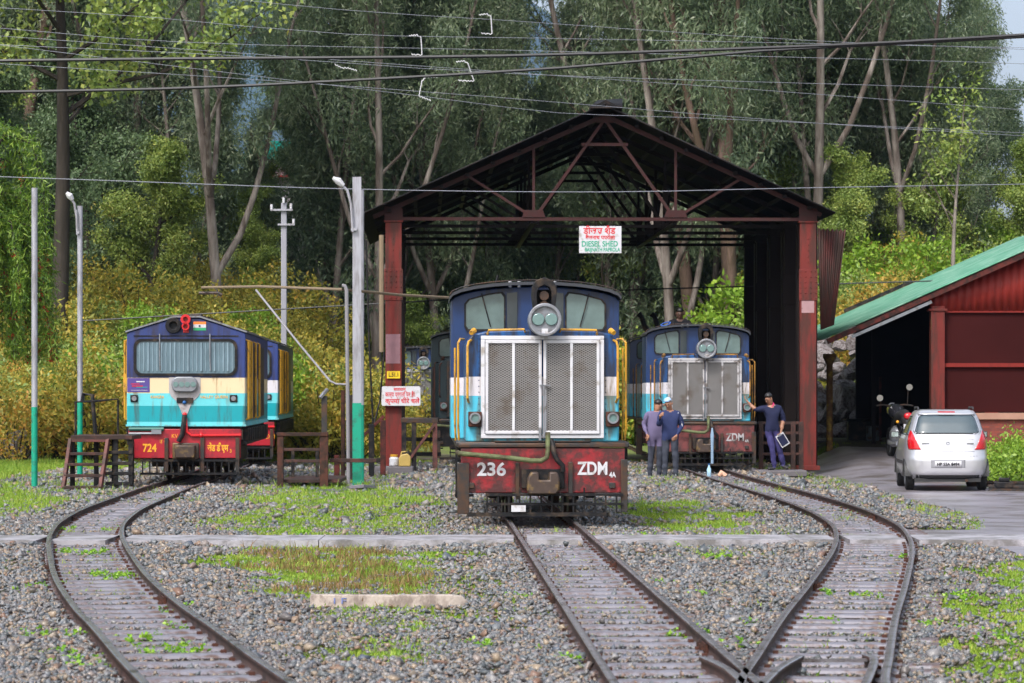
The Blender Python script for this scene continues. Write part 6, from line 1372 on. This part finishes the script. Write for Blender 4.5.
    # face and hair
    f = Vector(J.get('face', (0, -1, 0))).normalized(); up = (hd - nk).normalized(); f = (f - up * f.dot(up)).normalized(); sd = f.cross(up)
    mb = MB(); mb.add([tuple(hd + f * .088 + up * .012), tuple(hd + f * .118 - up * .03), tuple(hd + f * .088 - up * .03 + sd * .016), tuple(hd + f * .088 - up * .03 - sd * .016)], [(0, 1, 2), (0, 3, 1), (1, 3, 2)]).build('nose', mats[0], o)
    for s in (-1, 1):
        MB().sphere(tuple(hd + f * .088 + sd * s * .032 + up * .012), .011, n=5).build('eye', HAIR, o); MB().sphere(tuple(hd + sd * s * .088 - up * .005), .024, n=6, sc=(.6, .8, 1.2)).build('ear', mats[0], o)
        MB().bar(tuple(hd + f * .094 + sd * s * .018 + up * .032), tuple(hd + f * .086 + sd * s * .052 + up * .033), .008, .008).build('eyebrow', HAIR, o)
    MB().bar(tuple(hd + f * .094 - up * .058 - sd * .022), tuple(hd + f * .094 - up * .058 + sd * .022), .008, .008).build('mouth', mat('lip', (.12, .04, .035), .5), o)
    hb = MB().sphere((0, 0, 0), .098, n=10, sc=(.92, 1.02, 1.0)); keep_ = []
    hm = hb.build('hair', cap or HAIR, o); hm.location = hd + up * .045 - f * .014
    bm = bmesh.new(); bm.from_mesh(hm.data)
    dl = [v for v in bm.verts if (v.co.dot(f) > .02 and v.co.dot(up) < .012) or v.co.dot(up) < -.045 or (v.co.dot(f) > -.03 and v.co.dot(up) < -.01) or (cap and v.co.dot(up) < -.01)]
    bmesh.ops.delete(bm, geom=dl, context='VERTS'); bm.to_mesh(hm.data); bm.free(); solid(hm, .008)
    if cap: hm.name = 'cap'; MB().tube([tuple(hd + up * .035 - f * .012 + (f * math.cos(a) + sd * math.sin(a)) * .104) for a in np.linspace(0, 2 * math.pi, 17)], .012, 6).build('cap_band', mat('blue_band', (.04, .10, .35), .7), hm)
    if collar: MB().tube([tuple(nk - up * .01 + (f * math.cos(a) + sd * math.sin(a)) * (.075 + .012 * math.cos(a)) - up * .03 * math.cos(a)) for a in np.linspace(0, 2 * math.pi, 17)], .014, 6).build('collar', collar, o)
    return t, o
base = dict(pel=(0, 0, .95), chest=(0, 0, 1.30), neck=(0, -.01, 1.47), head=(0, -.03, 1.61), shL=(-.17, 0, 1.40), shR=(.17, 0, 1.40), hiL=(-.09, 0, .90), hiR=(.09, 0, .90))
# man in blue jacket and cap, right one of the pair
Jb = dict(base); Jb.update(bulk=1.12, head=(-.04, -.05, 1.60), elR=(.25, .02, 1.14), wrR=(.14, -.16, .96), elL=(-.24, -.08, 1.16), wrL=(-.22, -.26, 1.30), knL=(-.10, -.02, .50), anL=(-.11, .02, .09), toL=(-.14, -.14, .035), knR=(.11, -.03, .50), anR=(.13, .0, .09), toR=(.19, -.14, .035), face=(-.35, -1, -.1), hem=.84, sideR=(0, 0, 1))
pX = W(670, 0, 60).x; t, bd = figure('man in a navy jacket and blue white cap standing before the right locomotive', Jb, [SKIN, NAVY, NAVY, CHAR, SHOEW], (pX, 60, -.14), 0, .95, cap=mat('pale_blue_cap', (.35, .50, .75), .7, 0, .1))
MB().tube([(.165, -.07, 1.42), (.225, -.03, 1.30), (.262, -.03, 1.12)], .014, 5).build('sleeve_stripe', WHITE, bd)
# man in purple jacket, half turned away
Jp = dict(base); Jp.update(bulk=1.28, head=(.05, .02, 1.58), neck=(.02, 0, 1.46), elL=(-.26, .03, 1.16), wrL=(-.20, -.12, .98), elR=(.22, .10, 1.18), wrR=(.10, .24, 1.22), knL=(-.11, -.02, .50), anL=(-.13, .04, .09), toL=(-.20, -.08, .035), knR=(.08, 0, .50), anR=(.06, .05, .09), toR=(.08, .19, .035), face=(.9, .5, -.2), hem=.72, sideL=(0, 0, 1))
figure('man in a long greyish purple jacket talking closely to the man in the cap', Jp, [SKIN, PURP, PURP, CHAR, SHOE], (W(656, 0, 60.35).x, 60.35, -.14), 0, .94)
# man reaching out to the locomotive with a clipboard
Jc = dict(base); Jc.update(pel=(.02, 0, .95), chest=(.0, 0, 1.31), neck=(-.03, -.02, 1.48), head=(-.08, -.06, 1.61), elL=(-.36, -.05, 1.36), wrL=(-.52, -.02, 1.52), elR=(.26, .02, 1.14), wrR=(.20, -.05, .88), knL=(.0, -.06, .52), anL=(.05, .0, .10), toL=(-.10, -.10, .04), knR=(.16, .02, .50), anR=(.26, .10, .14), toR=(.36, -.02, .05), face=(-.8, -.7, -.55), short=True, hem=.88, sideL=(0, -1, 0), sideR=(0, -1, 0))
cX2 = W(772, 0, 62.6).x; t, bd = figure('man in navy shirt with magenta collar leaning a hand on the right locomotive', Jc, [SKIN, DNAV, DNAV, INDG, SHOE], (cX2, 62.6, -.02), 0, .93, collar=PINKC)
cb = empty('clipboard', (cX2 + .21, 62.47, .62), R(8), 'white rimmed clipboard held low by the man in the navy shirt', 'clipboard'); cb.rotation_euler = (0, R(-32), R(8))
MB().bx(-.095, .095, -.006, .006, -.14, .14).build('paper', WHITE, cb); MB().bx(-.08, .08, -.012, -.007, -.115, .11).build('folder', DNAV, cb); MB().bx(-.04, .04, -.02, -.007, .10, .14).build('clip', SILV, cb)
tag(MB().bx(-.55, .55, -.5, .5, 0, .13).build('concrete_block', mat('dark_concrete', (.12, .11, .12)), None, bevel=.02, loc=(cX2 + .15, 62.7, -.14)), 'low concrete step the man in the navy shirt stands on', 'step')
# man sitting up on the rear hood of the right locomotive
Js = dict(base); Js.update(bulk=1.15, pel=(0, .1, .26), chest=(0, 0, .68), neck=(0, -.04, .84), head=(0, -.08, .97), shL=(-.20, -.02, .76), shR=(.20, -.02, .76), elL=(-.30, -.14, .50), wrL=(-.18, -.32, .42), elR=(.30, -.14, .50), wrR=(.18, -.32, .42), hiL=(-.10, .05, .22), hiR=(.10, .05, .22), knL=(-.18, -.36, .34), knR=(.18, -.36, .34), anL=(-.16, -.44, .09), anR=(.16, -.44, .09), toL=(-.17, -.58, .04), toR=(.17, -.58, .04), hem=9)
figure('man in silhouette crouching up on the roof line of the right locomotive', Js, [mat('shaded_brown_skin', (.10, .05, .035), .5), SILH, SILH, SILH, SHOE], (W(680, 0, 68.5).x, 68.6, 2.44), 0, 1.0)  # silhouette: shade is put into the skin and cloth colours

# ================================================================ AIR
hb_ = MB().bx(-6500, 6500, -120, 10500, -160, 2600).build('haze', [], None, smooth=0)
hm_ = bpy.data.materials.new('haze'); hm_.use_nodes = True; hn = hm_.node_tree; hn.nodes.clear()
pv = hn.nodes.new('ShaderNodeVolumePrincipled'); pv.inputs['Color'].default_value = (.42, .62, 1.0, 1); pv.inputs['Density'].default_value = HAZE; pv.inputs['Anisotropy'].default_value = .2
ho = hn.nodes.new('ShaderNodeOutputMaterial'); hn.links.new(pv.outputs[0], ho.inputs['Volume']); hb_.data.materials.clear(); hb_.data.materials.append(hm_); tag(hb_, kind='stuff')
